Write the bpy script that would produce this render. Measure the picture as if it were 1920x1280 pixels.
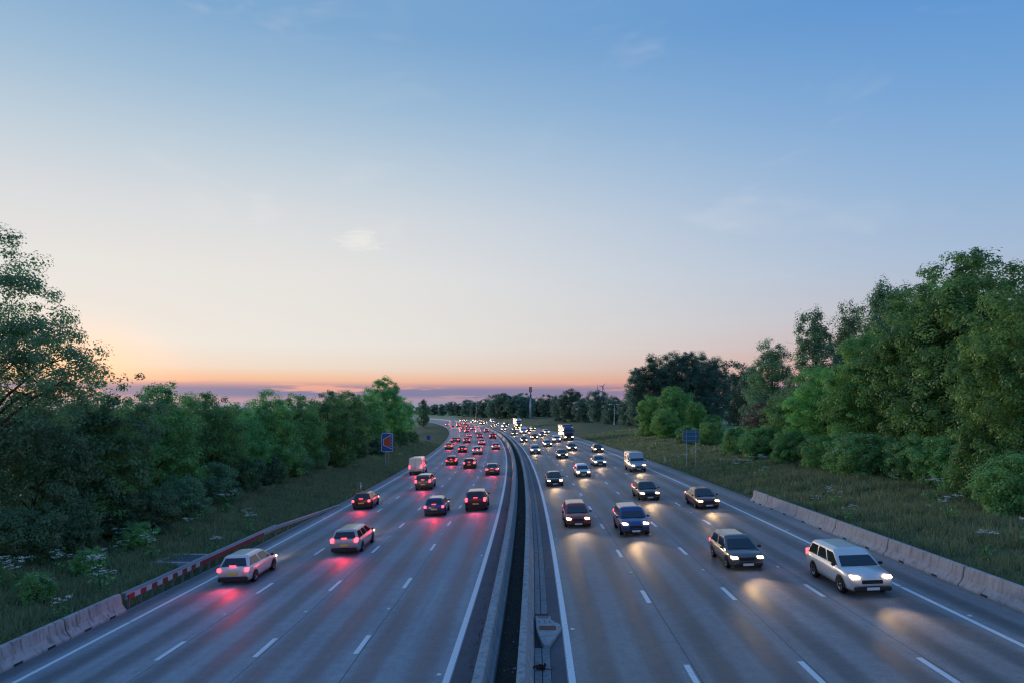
import bpy, bmesh, math, random
import numpy as np
from mathutils import Vector, Matrix

for o in list(bpy.data.objects):
    bpy.data.objects.remove(o, do_unlink=True)
SC = bpy.context.scene
COL = SC.collection
RAD = math.radians

# ------------------------------------------------------------------ camera
H = 8.8            # eye height above the left carriageway, standing on an overbridge
F = 1260.0         # focal length in pixels of a 1920 px wide picture
cam_data = bpy.data.cameras.new('camera')
cam = bpy.data.objects.new('camera', cam_data)
COL.objects.link(cam)
cam.location = (0, 0, H)
cam.rotation_euler = (RAD(90), 0, 0)
cam_data.sensor_width = 36.0
cam_data.lens = 36.0 * F / 1920.0
cam_data.shift_y = 128.0 / 1920.0
cam_data.clip_start = 0.3
cam_data.clip_end = 30000
SC.camera = cam

# ------------------------------------------------------------------ sky
SUN_AZ = -33.0     # degrees right of the camera axis (+Y)
SUN_EL = 3.0
world = bpy.data.worlds.new('World')
SC.world = world
world.use_nodes = True
wt = world.node_tree
wt.nodes.clear()


def srgb(r, g, b):
    def f(c):
        c /= 255.0
        return c / 12.92 if c <= 0.04045 else ((c + 0.055) / 1.055) ** 2.4
    return (f(r), f(g), f(b), 1.0)


class NT:
    """tiny node-tree writer"""
    def __init__(s, tree):
        s.t = tree

    def n(s, kind, **kw):
        nd = s.t.nodes.new(kind)
        for k, v in kw.items():
            setattr(nd, k, v)
        return nd

    def link(s, a, b):
        s.t.links.new(a, b)

    def put(s, sock, v):
        if hasattr(v, 'is_output') or isinstance(v, bpy.types.NodeSocket):
            s.link(v, sock)
        else:
            sock.default_value = v

    def m(s, op, a, b=None, c=None, clamp=False):
        nd = s.n('ShaderNodeMath', operation=op, use_clamp=clamp)
        s.put(nd.inputs[0], a)
        if b is not None:
            s.put(nd.inputs[1], b)
        if c is not None:
            s.put(nd.inputs[2], c)
        return nd.outputs[0]

    def ramp(s, fac, stops, interp='LINEAR'):
        nd = s.n('ShaderNodeValToRGB')
        cr = nd.color_ramp
        cr.interpolation = interp
        while len(cr.elements) < len(stops):
            cr.elements.new(0.5)
        for e, (p, c) in zip(cr.elements, stops):
            e.position = p
            e.color = c if len(c) == 4 else (*c, 1)
        s.put(nd.inputs[0], fac)
        return nd.outputs[0]

    def maprange(s, v, a, b, c=0.0, d=1.0, smooth=False):
        nd = s.n('ShaderNodeMapRange')
        if smooth:
            nd.interpolation_type = 'SMOOTHSTEP'
        s.put(nd.inputs[0], v)
        for i, x in enumerate((a, b, c, d)):
            nd.inputs[i + 1].default_value = x
        return nd.outputs[0]

    def mix(s, fac, a, b, blend='MIX'):
        nd = s.n('ShaderNodeMix', data_type='RGBA', blend_type=blend)
        s.put(nd.inputs[0], fac)
        s.put(nd.inputs[6], a)
        s.put(nd.inputs[7], b)
        return nd.outputs[2]

    def noise(s, vec, scale, detail=4, rough=0.55, dist=0.0):
        nd = s.n('ShaderNodeTexNoise')
        if vec is not None:
            s.link(vec, nd.inputs['Vector'])
        nd.inputs['Scale'].default_value = scale
        nd.inputs['Detail'].default_value = detail
        nd.inputs['Roughness'].default_value = rough
        nd.inputs['Distortion'].default_value = dist
        return nd.outputs['Fac']


w = NT(wt)
tc = w.n('ShaderNodeTexCoord').outputs['Generated']
sep = w.n('ShaderNodeSeparateXYZ')
w.link(tc, sep.inputs[0])
dx, dy, dz = sep.outputs
el = w.m('MULTIPLY', w.m('ARCSINE', dz), 180 / math.pi)           # elevation in degrees
hl = w.m('MAXIMUM', w.m('SQRT', w.m('SUBTRACT', 1.0, w.m('MULTIPLY', dz, dz))), 0.001)
sx, sy = math.sin(RAD(SUN_AZ)), math.cos(RAD(SUN_AZ))
cosaz = w.m('DIVIDE', w.m('ADD', w.m('MULTIPLY', dx, sx), w.m('MULTIPLY', dy, sy)), hl)
daz = w.m('MULTIPLY', w.m('ARCCOSINE', w.m('MINIMUM', w.m('MAXIMUM', cosaz, -1.0), 1.0)), 180 / math.pi)
E0, E1 = -2.0, 48.0
f_el = w.maprange(el, E0, E1)


def stops(lst):
    return [((e - E0) / (E1 - E0), srgb(*c)) for e, c in lst]


warm = w.ramp(f_el, stops([(-2, (128, 132, 158)), (0, (150, 150, 176)), (1.0, (200, 158, 166)), (1.9, (234, 168, 150)),
                           (2.6, (238, 192, 162)), (3.4, (234, 216, 200)), (5.2, (232, 228, 221)), (11, (228, 226, 223)),
                           (15.5, (214, 218, 222)), (19.5, (190, 206, 219)), (24, (158, 188, 214)), (29, (126, 168, 208)),
                           (48, (98, 146, 204))]))
cool = w.ramp(f_el, stops([(-2, (140, 122, 146)), (0, (164, 138, 158)), (1.6, (192, 140, 150)), (3.0, (198, 150, 150)),
                           (4.6, (196, 168, 172)), (7.0, (184, 184, 198)), (11, (160, 184, 213)), (16, (137, 175, 215)),
                           (22, (110, 160, 213)), (28, (88, 146, 209)), (48, (78, 134, 203))]))
mixaz = w.maprange(daz, 12.0, 80.0, smooth=True)
sky = w.mix(mixaz, warm, cool)
# glow round the setting sun
dsun2 = w.m('ADD', w.m('POWER', w.m('MULTIPLY', daz, 0.55), 2.0), w.m('POWER', w.m('SUBTRACT', el, SUN_EL), 2.0))
glow = w.m('EXPONENT', w.m('MULTIPLY', dsun2, -0.16))
sky = w.mix(w.m('MULTIPLY', glow, 0.75), sky, (1.45, 0.78, 0.45, 1))
# thin bars of blue-grey cloud low over the horizon, round the whole compass
az = w.m('ARCTAN2', dx, dy)
cmb = w.n('ShaderNodeCombineXYZ')
w.link(w.m('MULTIPLY', az, 4.2), cmb.inputs[0])
w.link(w.m('MULTIPLY', el, 0.85), cmb.inputs[1])
cn = w.noise(cmb.outputs[0], 1.0, 5, 0.55, 0.3)
band = w.m('MULTIPLY', w.maprange(el, 0.6, 1.3, smooth=True), w.maprange(el, 1.6, 2.5, 1.0, 0.0, smooth=True))
cl = w.m('MULTIPLY', w.maprange(cn, 0.38, 0.47, smooth=True), band)
cloud_col = w.mix(mixaz, srgb(88, 118, 164), srgb(154, 132, 158))
sky = w.mix(w.m('MULTIPLY', cl, 0.85), sky, cloud_col)
# low bank of grey-blue right on the horizon
bank = w.maprange(w.m('ADD', el, w.m('MULTIPLY', w.m('SUBTRACT', cn, 0.5), 1.6)), 0.3, 1.1, 1.0, 0.0, smooth=True)
sky = w.mix(w.m('MULTIPLY', bank, 0.8), sky, w.mix(mixaz, srgb(112, 138, 172), srgb(146, 142, 168)))
# faint high wisps
cmb2 = w.n('ShaderNodeCombineXYZ')
w.link(w.m('MULTIPLY', az, 3.0), cmb2.inputs[0])
w.link(w.m('MULTIPLY', el, 0.16), cmb2.inputs[1])
wn = w.noise(cmb2.outputs[0], 1.3, 3, 0.6, 0.8)
wisp = w.m('MULTIPLY', w.maprange(wn, 0.55, 0.8, smooth=True), w.maprange(el, 3.0, 9.0, smooth=True))
sky = w.mix(w.m('MULTIPLY', wisp, 0.17), sky, srgb(236, 232, 230))
# one small ragged cloud and a fainter companion, left of the road's vanishing point
for (ca, ce, wa, we, amt) in ((-12.7, 13.7, 1.9, 1.0, 0.6), (-20.3, 15.6, 1.5, 1.8, 0.12)):
    ta = w.m('DIVIDE', w.m('SUBTRACT', w.m('MULTIPLY', az, 180 / math.pi), ca), wa)
    te = w.m('DIVIDE', w.m('SUBTRACT', el, ce), we)
    rr_ = w.m('SQRT', w.m('ADD', w.m('MULTIPLY', ta, ta), w.m('MULTIPLY', te, te)))
    cc = w.n('ShaderNodeCombineXYZ')
    w.link(w.m('MULTIPLY', az, 30.0), cc.inputs[0])
    w.link(w.m('MULTIPLY', el, 2.4), cc.inputs[1])
    nn = w.noise(cc.outputs[0], 1.0, 4, 0.6, 0.6)
    pf = w.m('MULTIPLY', w.maprange(w.m('ADD', rr_, w.m('MULTIPLY', w.m('SUBTRACT', nn, 0.5), 2.4)), 0.2, 1.1, 1.0, 0.0, smooth=True), w.maprange(rr_, 1.0, 1.6, 1.0, 0.0))
    sky = w.mix(w.m('MULTIPLY', pf, amt), sky, srgb(240, 237, 232))
# physical sky underneath for the last bit of air colour
nish = w.n('ShaderNodeTexSky', sky_type='NISHITA')
nish.sun_disc = False
nish.sun_elevation = RAD(SUN_EL)
nish.sun_rotation = RAD(SUN_AZ)
nish.air_density = 1.0
nish.dust_density = 1.0
bg1 = w.n('ShaderNodeBackground')
w.link(sky, bg1.inputs[0])
bg1.inputs[1].default_value = 1.06
bg2 = w.n('ShaderNodeBackground')
w.link(nish.outputs[0], bg2.inputs[0])
bg2.inputs[1].default_value = 0.05
mx = w.n('ShaderNodeMixShader')
mx.inputs[0].default_value = 0.06
w.link(bg1.outputs[0], mx.inputs[1])
w.link(bg2.outputs[0], mx.inputs[2])
wo = w.n('ShaderNodeOutputWorld')
w.link(mx.outputs[0], wo.inputs[0])

world.cycles.sampling_method = 'MANUAL'
world.cycles.sample_map_resolution = 512

# ------------------------------------------------------------------ sun
sun_d = bpy.data.lights.new('sun', 'SUN')
sun = bpy.data.objects.new('sun', sun_d)
COL.objects.link(sun)
sun_d.energy = 2.6
sun_d.angle = RAD(10)
sun_d.color = (1.0, 0.82, 0.62)
sv = Vector((math.sin(RAD(SUN_AZ)) * math.cos(RAD(SUN_EL)), math.cos(RAD(SUN_AZ)) * math.cos(RAD(SUN_EL)), math.sin(RAD(SUN_EL))))
sun.rotation_euler = (-sv).to_track_quat('-Z', 'Y').to_euler()

# ------------------------------------------------------------------ exposure
SC.view_settings.view_transform = 'Standard'
SC.view_settings.look = 'None'
SC.view_settings.exposure = 0.0
SC.view_settings.gamma = 1.0
SC.view_settings.use_curve_mapping = False
SC.render.engine = 'CYCLES'
SC.cycles.use_denoising = True
SC.cycles.filter_width = 1.25
SC.cycles.max_bounces = 6
SC.cycles.transparent_max_bounces = 8
SC.cycles.sample_clamp_indirect = 6.0

# ================================================================== road frame
R = 1940.0        # radius of the long left-hand bend
PHI0 = 0.0475
X0 = -1.05
CROSS = 0.045     # superelevation


def P(s, d, z=0.0):
    """s metres along the motorway, d metres right of its axis"""
    ph = PHI0 - s / R
    return Vector((X0 + R * (math.cos(ph) - math.cos(PHI0)) + d * math.cos(ph), R * (math.sin(PHI0) - math.sin(ph)) - d * math.sin(ph), z))


def sd(x, y):
    cx = X0 - R * math.cos(PHI0)
    cy = R * math.sin(PHI0)
    d = math.hypot(x - cx, y - cy) - R
    ph = -math.atan2(y - cy, x - cx)
    return (PHI0 - ph) * R, d


def heading(s):
    return -(PHI0 - s / R)


def e_road(d):
    return CROSS * (d + 5.6)


def lerp_pts(x, pts):
    if x <= pts[0][0]:
        return pts[0][1]
    for (a, b), (c, e) in zip(pts, pts[1:]):
        if x <= c:
            return b + (e - b) * (x - a) / (c - a)
    return pts[-1][1]


TERR = [(-1600, 0.5), (-60, 0.5), (-28, 0.35), (-23, -0.1), (-18.6, -0.70), (-17.9, -0.95), (19.2, 0.72), (20.0, 1.0),
        (21.5, 1.2), (27, 2.3), (36, 3.0), (200, 3.0), (8000, 1.0)]


def e_ground(s, d):
    base = lerp_pts(d, TERR)
    if d < -19.5 or d > 21:
        k = min(1.0, (abs(d + 0.5) - 19) / 6)
        base += 0.16 * k * (math.sin(s * 0.23 + d * 0.7) + math.sin(s * 0.071 - d * 0.31)) * (1 if abs(d) < 400 else 0)
    return base


def ground_at(x, y):
    s, d = sd(x, y)
    return e_road(d) if -18.2 < d < 19.4 else e_ground(s, d)


# ================================================================== helpers
def link_mesh(name, me, mats, parent=None, smooth=False):
    o = bpy.data.objects.new(name, me)
    COL.objects.link(o)
    if mats is not None and not me.materials:
        for mt in (mats if isinstance(mats, (list, tuple)) else [mats]):
            me.materials.append(mt)
    if parent is not None:
        o.parent = parent
    if smooth:
        me.polygons.foreach_set('use_smooth', [True] * len(me.polygons))
    return o


def empty(name, loc=(0, 0, 0), rot=(0, 0, 0)):
    o = bpy.data.objects.new(name, None)
    COL.objects.link(o)
    o.location = loc
    o.rotation_euler = rot
    o.empty_display_size = 0.3
    return o


def tag(o, label=None, cat=None, group=None, kind=None):
    if label:
        o['label'] = label
    if cat:
        o['category'] = cat
    if group:
        o['group'] = group
    if kind:
        o['kind'] = kind
    return o


def copy_tree(o, parent=None):
    c = o.copy()
    COL.objects.link(c)
    c.parent = parent
    for ch in o.children:
        if ch.type != 'LIGHT':          # each vehicle gets its own beams
            copy_tree(ch, c)
    return c


class MB:
    """collects verts / faces, then links one mesh object"""
    def __init__(s):
        s.v, s.f = [], []

    def add(s, vs, fs):
        b = len(s.v)
        s.v += [tuple(x) for x in vs]
        s.f += [tuple(i + b for i in f) for f in fs]
        return s

    def box(s, c, size, rz=0.0, bev=0.0):
        x, y, z = (k / 2 for k in size)
        cr, sr = math.cos(rz), math.sin(rz)
        if bev:
            pts = []
            for sz in (-1, 1):
                for (a, b) in ((-1, -1), (1, -1), (1, 1), (-1, 1)):
                    pts.append((a * (x - bev), b * (y - bev), sz * z))
            for sz in (-1, 1):
                for (a, b) in ((-1, -1), (1, -1), (1, 1), (-1, 1)):
                    pts.append((a * x, b * y, sz * (z - bev)))
            fs = [(3, 2, 1, 0), (4, 5, 6, 7)]
            for i in range(4):
                j = (i + 1) % 4
                fs += [(8 + i, 8 + j, 12 + j, 12 + i), (0 + i, 0 + j, 8 + j, 8 + i), (12 + i, 12 + j, 4 + j, 4 + i)]
        else:
            pts = [(a * x, b * y, cc * z) for cc in (-1, 1) for (a, b) in ((-1, -1), (1, -1), (1, 1), (-1, 1))]
            fs = [(3, 2, 1, 0), (4, 5, 6, 7)] + [(i, (i + 1) % 4, 4 + (i + 1) % 4, 4 + i) for i in range(4)]
        s.add([(c[0] + cr * p[0] - sr * p[1], c[1] + sr * p[0] + cr * p[1], c[2] + p[2]) for p in pts], fs)
        return s

    def tube(s, pts, rad, n=8, cap=True):
        pts = [Vector(p) for p in pts]
        rings = []
        for i, p in enumerate(pts):
            t = (pts[min(i + 1, len(pts) - 1)] - pts[max(i - 1, 0)]).normalized()
            a = t.orthogonal().normalized() if abs(t.z) < 0.95 else Vector((1, 0, 0)).cross(t).normalized()
            b = t.cross(a)
            r = rad[i] if isinstance(rad, (list, tuple)) else rad
            rings.append([p + r * (math.cos(2 * math.pi * k / n) * a + math.sin(2 * math.pi * k / n) * b) for k in range(n)])
        # keep rings aligned
        vs = [q for r_ in rings for q in r_]
        fs = []
        for i in range(len(rings) - 1):
            for k in range(n):
                fs.append((i * n + k, i * n + (k + 1) % n, (i + 1) * n + (k + 1) % n, (i + 1) * n + k))
        if cap:
            fs.append(tuple(range(n - 1, -1, -1)))
            fs.append(tuple((len(rings) - 1) * n + k for k in range(n)))
        s.add(vs, fs)
        return s

    def loft(s, rings, closed=True, cap=True):
        n = len(rings[0])
        vs = [q for r_ in rings for q in r_]
        fs = []
        for i in range(len(rings) - 1):
            for k in range(n if closed else n - 1):
                fs.append((i * n + k, i * n + (k + 1) % n, (i + 1) * n + (k + 1) % n, (i + 1) * n + k))
        if cap:
            fs.append(tuple(range(n - 1, -1, -1)))
            fs.append(tuple((len(rings) - 1) * n + k for k in range(n)))
        s.add(vs, fs)
        return s

    def mesh(s, name):
        me = bpy.data.meshes.new(name)
        me.from_pydata(s.v, [], s.f)
        me.update()
        return me

    def build(s, name, mats, parent=None, smooth=False, fix=True):
        me = s.mesh(name)
        if fix:
            bm = bmesh.new()
            bm.from_mesh(me)
            bmesh.ops.recalc_face_normals(bm, faces=bm.faces)
            bm.to_mesh(me)
            bm.free()
        return link_mesh(name, me, mats, parent, smooth)


def np_mesh(name, v, f, tone=None, nper=4):
    """big meshes from numpy: v (n,3), f (m,nper)"""
    me = bpy.data.meshes.new(name)
    me.vertices.add(len(v))
    me.vertices.foreach_set('co', np.asarray(v, dtype=np.float32).ravel())
    me.loops.add(len(f) * nper)
    me.loops.foreach_set('vertex_index', np.asarray(f, dtype=np.int32).ravel())
    me.polygons.add(len(f))
    me.polygons.foreach_set('loop_start', np.arange(0, len(f) * nper, nper, dtype=np.int32))
    me.polygons.foreach_set('loop_total', np.full(len(f), nper, dtype=np.int32))
    if tone is not None:
        at = me.attributes.new('tone', 'FLOAT', 'FACE')
        at.data.foreach_set('value', np.asarray(tone, dtype=np.float32))
    me.update()
    me.validate()
    return me


# ================================================================== materials
MATS = {}


def new_mat(name):
    m = bpy.data.materials.new(name)
    m.use_nodes = True
    t = NT(m.node_tree)
    bsdf = m.node_tree.nodes['Principled BSDF']
    MATS[name] = m
    return m, t, bsdf


def plain(name, col, rough=0.6, metal=0.0, var=0.12, scale=3.0, bump=0.0, spec=0.4, coat=0.0):
    m, t, b = new_mat(name)
    co = t.n('ShaderNodeTexCoord').outputs['Object']
    nz = t.noise(co, scale, 6, 0.6)
    c = t.mix(nz, tuple(x * (1 - var) for x in col) + (1,), tuple(min(1, x * (1 + var)) for x in col) + (1,))
    t.link(c, b.inputs['Base Color'])
    b.inputs['Roughness'].default_value = rough
    b.inputs['Metallic'].default_value = metal
    b.inputs['Specular IOR Level'].default_value = spec
    b.inputs['Coat Weight'].default_value = coat
    if bump:
        bp = t.n('ShaderNodeBump')
        bp.inputs['Strength'].default_value = bump
        bp.inputs['Distance'].default_value = 0.02
        t.link(t.noise(co, scale * 12, 4), bp.inputs['Height'])
        t.link(bp.outputs[0], b.inputs['Normal'])
    return m


def emit(name, col, strength):
    m, t, b = new_mat(name)
    b.inputs['Base Color'].default_value = (*[min(1, c) for c in col], 1)
    b.inputs['Emission Color'].default_value = (*col, 1)
    b.inputs['Emission Strength'].default_value = strength
    b.inputs['Roughness'].default_value = 0.2
    return m


def asphalt(name, base, tint, lanes):
    """UV is in metres: u across the road (d), v along it (s)"""
    m, t, b = new_mat(name)
    uv = t.n('ShaderNodeUVMap')
    uv.uv_map = 'UVMap'
    sp = t.n('ShaderNodeSeparateXYZ')
    t.link(uv.outputs[0], sp.inputs[0])
    d_, s_ = sp.outputs[0], sp.outputs[1]
    # wander of the wheel tracks
    cb = t.n('ShaderNodeCombineXYZ')
    t.link(t.m('MULTIPLY', s_, 0.02), cb.inputs[1])
    wander = t.m('MULTIPLY', t.m('SUBTRACT', t.noise(cb.outputs[0], 1.0, 3), 0.5), 0.8)
    dd = t.m('ADD', d_, wander)
    # two wheel tracks per lane: polished, darkened by rubber
    u = t.m('DIVIDE', t.m('SUBTRACT', dd, lanes[0]), lanes[1])
    fr = t.m('SUBTRACT', u, t.m('FLOOR', u))
    tr = t.m('COSINE', t.m('MULTIPLY', t.m('SUBTRACT', fr, 0.25), 4 * math.pi))
    track = t.maprange(tr, -0.6, 1.0, 0.0, 1.0, smooth=True)
    # streaky variation along the road
    cs = t.n('ShaderNodeCombineXYZ')
    t.link(t.m('MULTIPLY', d_, 2.2), cs.inputs[0])
    t.link(t.m('MULTIPLY', s_, 0.05), cs.inputs[1])
    streak = t.noise(cs.outputs[0], 1.0, 6, 0.65)
    patch = t.noise(uv.outputs[0], 0.12, 5, 0.6)
    grain = t.noise(uv.outputs[0], 15.0, 4, 0.8)
    mott = t.noise(uv.outputs[0], 2.2, 5, 0.7)
    speck = t.maprange(t.noise(uv.outputs[0], 38.0, 2, 0.6), 0.66, 0.74)
    k = t.m('ADD', t.m('MULTIPLY', track, -0.60), 1.30)
    k = t.m('MULTIPLY', k, t.maprange(streak, 0.25, 0.75, 0.84, 1.15))
    k = t.m('MULTIPLY', k, t.maprange(patch, 0.3, 0.7, 0.86, 1.14))
    k = t.m('MULTIPLY', k, t.maprange(grain, 0.3, 0.7, 0.72, 1.28))
    k = t.m('MULTIPLY', k, t.maprange(mott, 0.3, 0.7, 0.86, 1.14))
    k = t.m('ADD', k, t.m('MULTIPLY', speck, 0.9))
    col = t.mix(patch, (*base, 1), (*tint, 1))
    vm = t.n('ShaderNodeVectorMath', operation='SCALE')
    t.link(col, vm.inputs[0])
    t.link(k, vm.inputs['Scale'])
    t.link(vm.outputs[0], b.inputs['Base Color'])
    t.link(t.maprange(track, 0, 1, 0.74, 0.60), b.inputs['Roughness'])
    b.inputs['Specular IOR Level'].default_value = 0.4
    bp = t.n('ShaderNodeBump')
    bp.inputs['Strength'].default_value = 0.5
    bp.inputs['Distance'].default_value = 0.012
    t.link(grain, bp.inputs['Height'])
    t.link(bp.outputs[0], b.inputs['Normal'])
    return m


def concrete(name, col, stain=(0.10, 0.09, 0.08), sc=1.0):
    m, t, b = new_mat(name)
    geo = t.n('ShaderNodeNewGeometry')
    co = geo.outputs['Position']
    a = t.noise(co, 1.3 * sc, 6, 0.65)
    mp = t.n('ShaderNodeMapping')
    mp.inputs['Scale'].default_value = (3.0, 3.0, 0.35)
    t.link(co, mp.inputs[0])
    runs = t.noise(mp.outputs[0], 1.6 * sc, 5, 0.65)
    fine = t.noise(co, 26 * sc, 3, 0.7)
    c = t.mix(t.maprange(a, 0.3, 0.7), tuple(x * 0.85 for x in col) + (1,), tuple(x * 1.12 for x in col) + (1,))
    c = t.mix(t.maprange(runs, 0.48, 0.68, 0.0, 0.75), c, (*stain, 1))
    c = t.mix(t.maprange(fine, 0.3, 0.75, 0.0, 0.22), c, (*stain, 1))
    t.link(c, b.inputs['Base Color'])
    b.inputs['Roughness'].default_value = 0.85
    bp = t.n('ShaderNodeBump')
    bp.inputs['Strength'].default_value = 0.35
    bp.inputs['Distance'].default_value = 0.01
    t.link(fine, bp.inputs['Height'])
    t.link(bp.outputs[0], b.inputs['Normal'])
    return m


def paint_mat(name, col):
    m, t, b = new_mat(name)
    geo = t.n('ShaderNodeNewGeometry').outputs['Position']
    wear = t.noise(geo, 7.0, 6, 0.75)
    grit = t.noise(geo, 55.0, 2, 0.6)
    k = t.m('ADD', t.maprange(wear, 0.56, 0.72, 0.0, 0.55), t.maprange(grit, 0.55, 0.75, 0.0, 0.35), clamp=True)
    c = t.mix(k, (*col, 1), (0.12, 0.125, 0.14, 1))
    t.link(c, b.inputs['Base Color'])
    b.inputs['Roughness'].default_value = 0.6
    return m


def leaf_mat(name, dark, light, transl=0.4, vary=0.3):
    m, t, b = new_mat(name)
    at = t.n('ShaderNodeAttribute')
    at.attribute_name = 'tone'
    oi = t.n('ShaderNodeObjectInfo')
    c = t.ramp(at.outputs['Fac'], [(0.0, dark), (0.55, tuple((x + y) / 2 for x, y in zip(dark, light))), (1.0, light)])
    hs = t.n('ShaderNodeHueSaturation')
    t.link(c, hs.inputs['Color'])
    t.link(t.maprange(oi.outputs['Random'], 0, 1, 0.485, 0.515), hs.inputs['Hue'])
    t.link(t.maprange(oi.outputs['Random'], 0, 1, 1 - vary, 1 + vary), hs.inputs['Value'])
    t.link(hs.outputs[0], b.inputs['Base Color'])
    b.inputs['Roughness'].default_value = 0.55
    b.inputs['Specular IOR Level'].default_value = 0.35
    tr = t.n('ShaderNodeBsdfTranslucent')
    t.link(hs.outputs[0], tr.inputs['Color'])
    ms = t.n('ShaderNodeMixShader')
    ms.inputs[0].default_value = transl
    t.link(b.outputs[0], ms.inputs[1])
    t.link(tr.outputs[0], ms.inputs[2])
    t.link(ms.outputs[0], m.node_tree.nodes['Material Output'].inputs[0])
    return m


def ground_mat():
    m, t, b = new_mat('verge_soil')
    geo = t.n('ShaderNodeNewGeometry').outputs['Position']
    a = t.noise(geo, 0.35, 6, 0.65)
    f = t.noise(geo, 9.0, 4, 0.7)
    c = t.ramp(a, [(0.3, (0.07, 0.10, 0.05)), (0.5, (0.12, 0.155, 0.075)), (0.7, (0.18, 0.185, 0.11))])
    c = t.mix(t.maprange(f, 0.35, 0.75, 0, 0.6), c, (0.03, 0.04, 0.022, 1))
    # mown fields further off
    big = t.noise(geo, 0.004, 3)
    sp = t.n('ShaderNodeSeparateXYZ')
    t.link(geo, sp.inputs[0])
    fld = t.mix(big, (0.14, 0.29, 0.14, 1), (0.22, 0.33, 0.16, 1))
    far = t.maprange(t.m('ABSOLUTE', sp.outputs[0]), 44, 60)
    c = t.mix(far, c, fld)
    t.link(c, b.inputs['Base Color'])
    b.inputs['Roughness'].default_value = 0.95
    b.inputs['Specular IOR Level'].default_value = 0.1
    bp = t.n('ShaderNodeBump')
    bp.inputs['Strength'].default_value = 0.7
    bp.inputs['Distance'].default_value = 0.08
    t.link(f, bp.inputs['Height'])
    t.link(bp.outputs[0], b.inputs['Normal'])
    return m


def car_paint():
    m, t, b = new_mat('car_paint')
    oi = t.n('ShaderNodeObjectInfo')
    co = t.n('ShaderNodeTexCoord').outputs['Object']
    sp = t.n('ShaderNodeSeparateXYZ')
    t.link(co, sp.inputs[0])
    dirt = t.m('MULTIPLY', t.maprange(sp.outputs[2], 0.2, 0.9, 0.5, 0.04), t.maprange(t.noise(co, 5, 5), 0.3, 0.7, 0.4, 1.0))
    c = t.mix(dirt, oi.outputs['Color'], (0.10, 0.095, 0.085, 1))
    t.link(c, b.inputs['Base Color'])
    b.inputs['Roughness'].default_value = 0.32
    b.inputs['Metallic'].default_value = 0.2
    b.inputs['Coat Weight'].default_value = 0.7
    b.inputs['Coat Roughness'].default_value = 0.08
    return m


M_ASL = asphalt('asphalt_left', (0.198, 0.214, 0.240), (0.235, 0.244, 0.260), (-16.9, 3.72))
M_ASR = asphalt('asphalt_right', (0.195, 0.186, 0.190), (0.232, 0.208, 0.200), (2.1, 3.72))
M_ASM = plain('asphalt_median', (0.085, 0.098, 0.122), 0.8, var=0.4, scale=1.6, bump=0.6, spec=0.3)
M_PAINT = paint_mat('road_paint', (0.78, 0.80, 0.82))
M_STUD = plain('stud_white', (0.75, 0.75, 0.75), 0.35, var=0.05)
M_CON = concrete('concrete_pale', (0.44, 0.44, 0.45))
M_CON2 = concrete('concrete_grey', (0.34, 0.36, 0.385), (0.13, 0.13, 0.135))
M_CONW = concrete('concrete_weathered', (0.43, 0.42, 0.425), (0.22, 0.16, 0.15))
M_CHAN = concrete('concrete_channel', (0.23, 0.25, 0.275), (0.08, 0.085, 0.09), 1.5)
M_DARK = plain('dark_gap', (0.06, 0.066, 0.06), 0.95, var=0.6, scale=6, bump=0.8, spec=0.1)
M_RUST = plain('rust', (0.15, 0.062, 0.042), 0.8, var=0.45, scale=14, bump=0.4)
M_STEEL = plain('galvanised', (0.28, 0.31, 0.36), 0.6, 0.4, var=0.25, scale=4)
M_POST = plain('galvanised_post', (0.20, 0.22, 0.24), 0.55, 0.5, var=0.3, scale=6)
M_RED = plain('red_reflector', (0.24, 0.028, 0.036), 0.6, var=0.4, scale=5)
M_WHITE = plain('white_reflector', (0.46, 0.46, 0.48), 0.6, var=0.25, scale=5)
M_SOIL = ground_mat()
M_BARK = plain('bark', (0.085, 0.07, 0.055), 0.9, var=0.4, scale=5, bump=0.8, spec=0.15)
M_BARK2 = plain('bark_pale', (0.16, 0.15, 0.13), 0.9, var=0.4, scale=5, bump=0.8, spec=0.15)
M_LEAF_A = leaf_mat('leaf_mid', (0.085, 0.24, 0.09), (0.30, 0.60, 0.18))
M_LEAF_B = leaf_mat('leaf_bright', (0.095, 0.27, 0.080), (0.33, 0.63, 0.17))
M_LEAF_C = leaf_mat('leaf_dark', (0.085, 0.19, 0.11), (0.23, 0.40, 0.19))
M_LEAF_D = leaf_mat('leaf_silver', (0.10, 0.25, 0.13), (0.33, 0.54, 0.28))
M_LEAF_E = leaf_mat('leaf_purple', (0.07, 0.07, 0.060), (0.16, 0.13, 0.095))
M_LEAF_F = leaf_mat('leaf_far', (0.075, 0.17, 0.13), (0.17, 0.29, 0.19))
M_BLOS = plain('blossom', (0.78, 0.78, 0.70), 0.8, var=0.1, spec=0.1)
M_GRASS = leaf_mat('grass_blade', (0.11, 0.16, 0.07), (0.36, 0.37, 0.20), 0.3)
M_LITTER = leaf_mat('leaf_litter', (0.05, 0.03, 0.02), (0.18, 0.12, 0.08), 0.1)
M_CARP = car_paint()
M_GLASS = plain('car_glass', (0.018, 0.022, 0.026), 0.06, var=0.1, spec=0.8)
M_BLACK = plain('black_plastic', (0.022, 0.022, 0.024), 0.6, var=0.3)
M_TYRE = plain('tyre_rubber', (0.018, 0.018, 0.018), 0.85, var=0.3, spec=0.2)
M_RIM = plain('alloy_rim', (0.45, 0.46, 0.48), 0.35, 0.8, var=0.1)
M_PLATEY = plain('plate_yellow', (0.75, 0.58, 0.08), 0.5, var=0.05)
M_PLATEW = plain('plate_white', (0.75, 0.75, 0.72), 0.5, var=0.05)
M_HEAD = emit('headlight_lit', (1.0, 0.62, 0.27), 14.0)
M_TAIL = emit('tail_light_lit', (1.0, 0.035, 0.05), 9.0)
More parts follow.
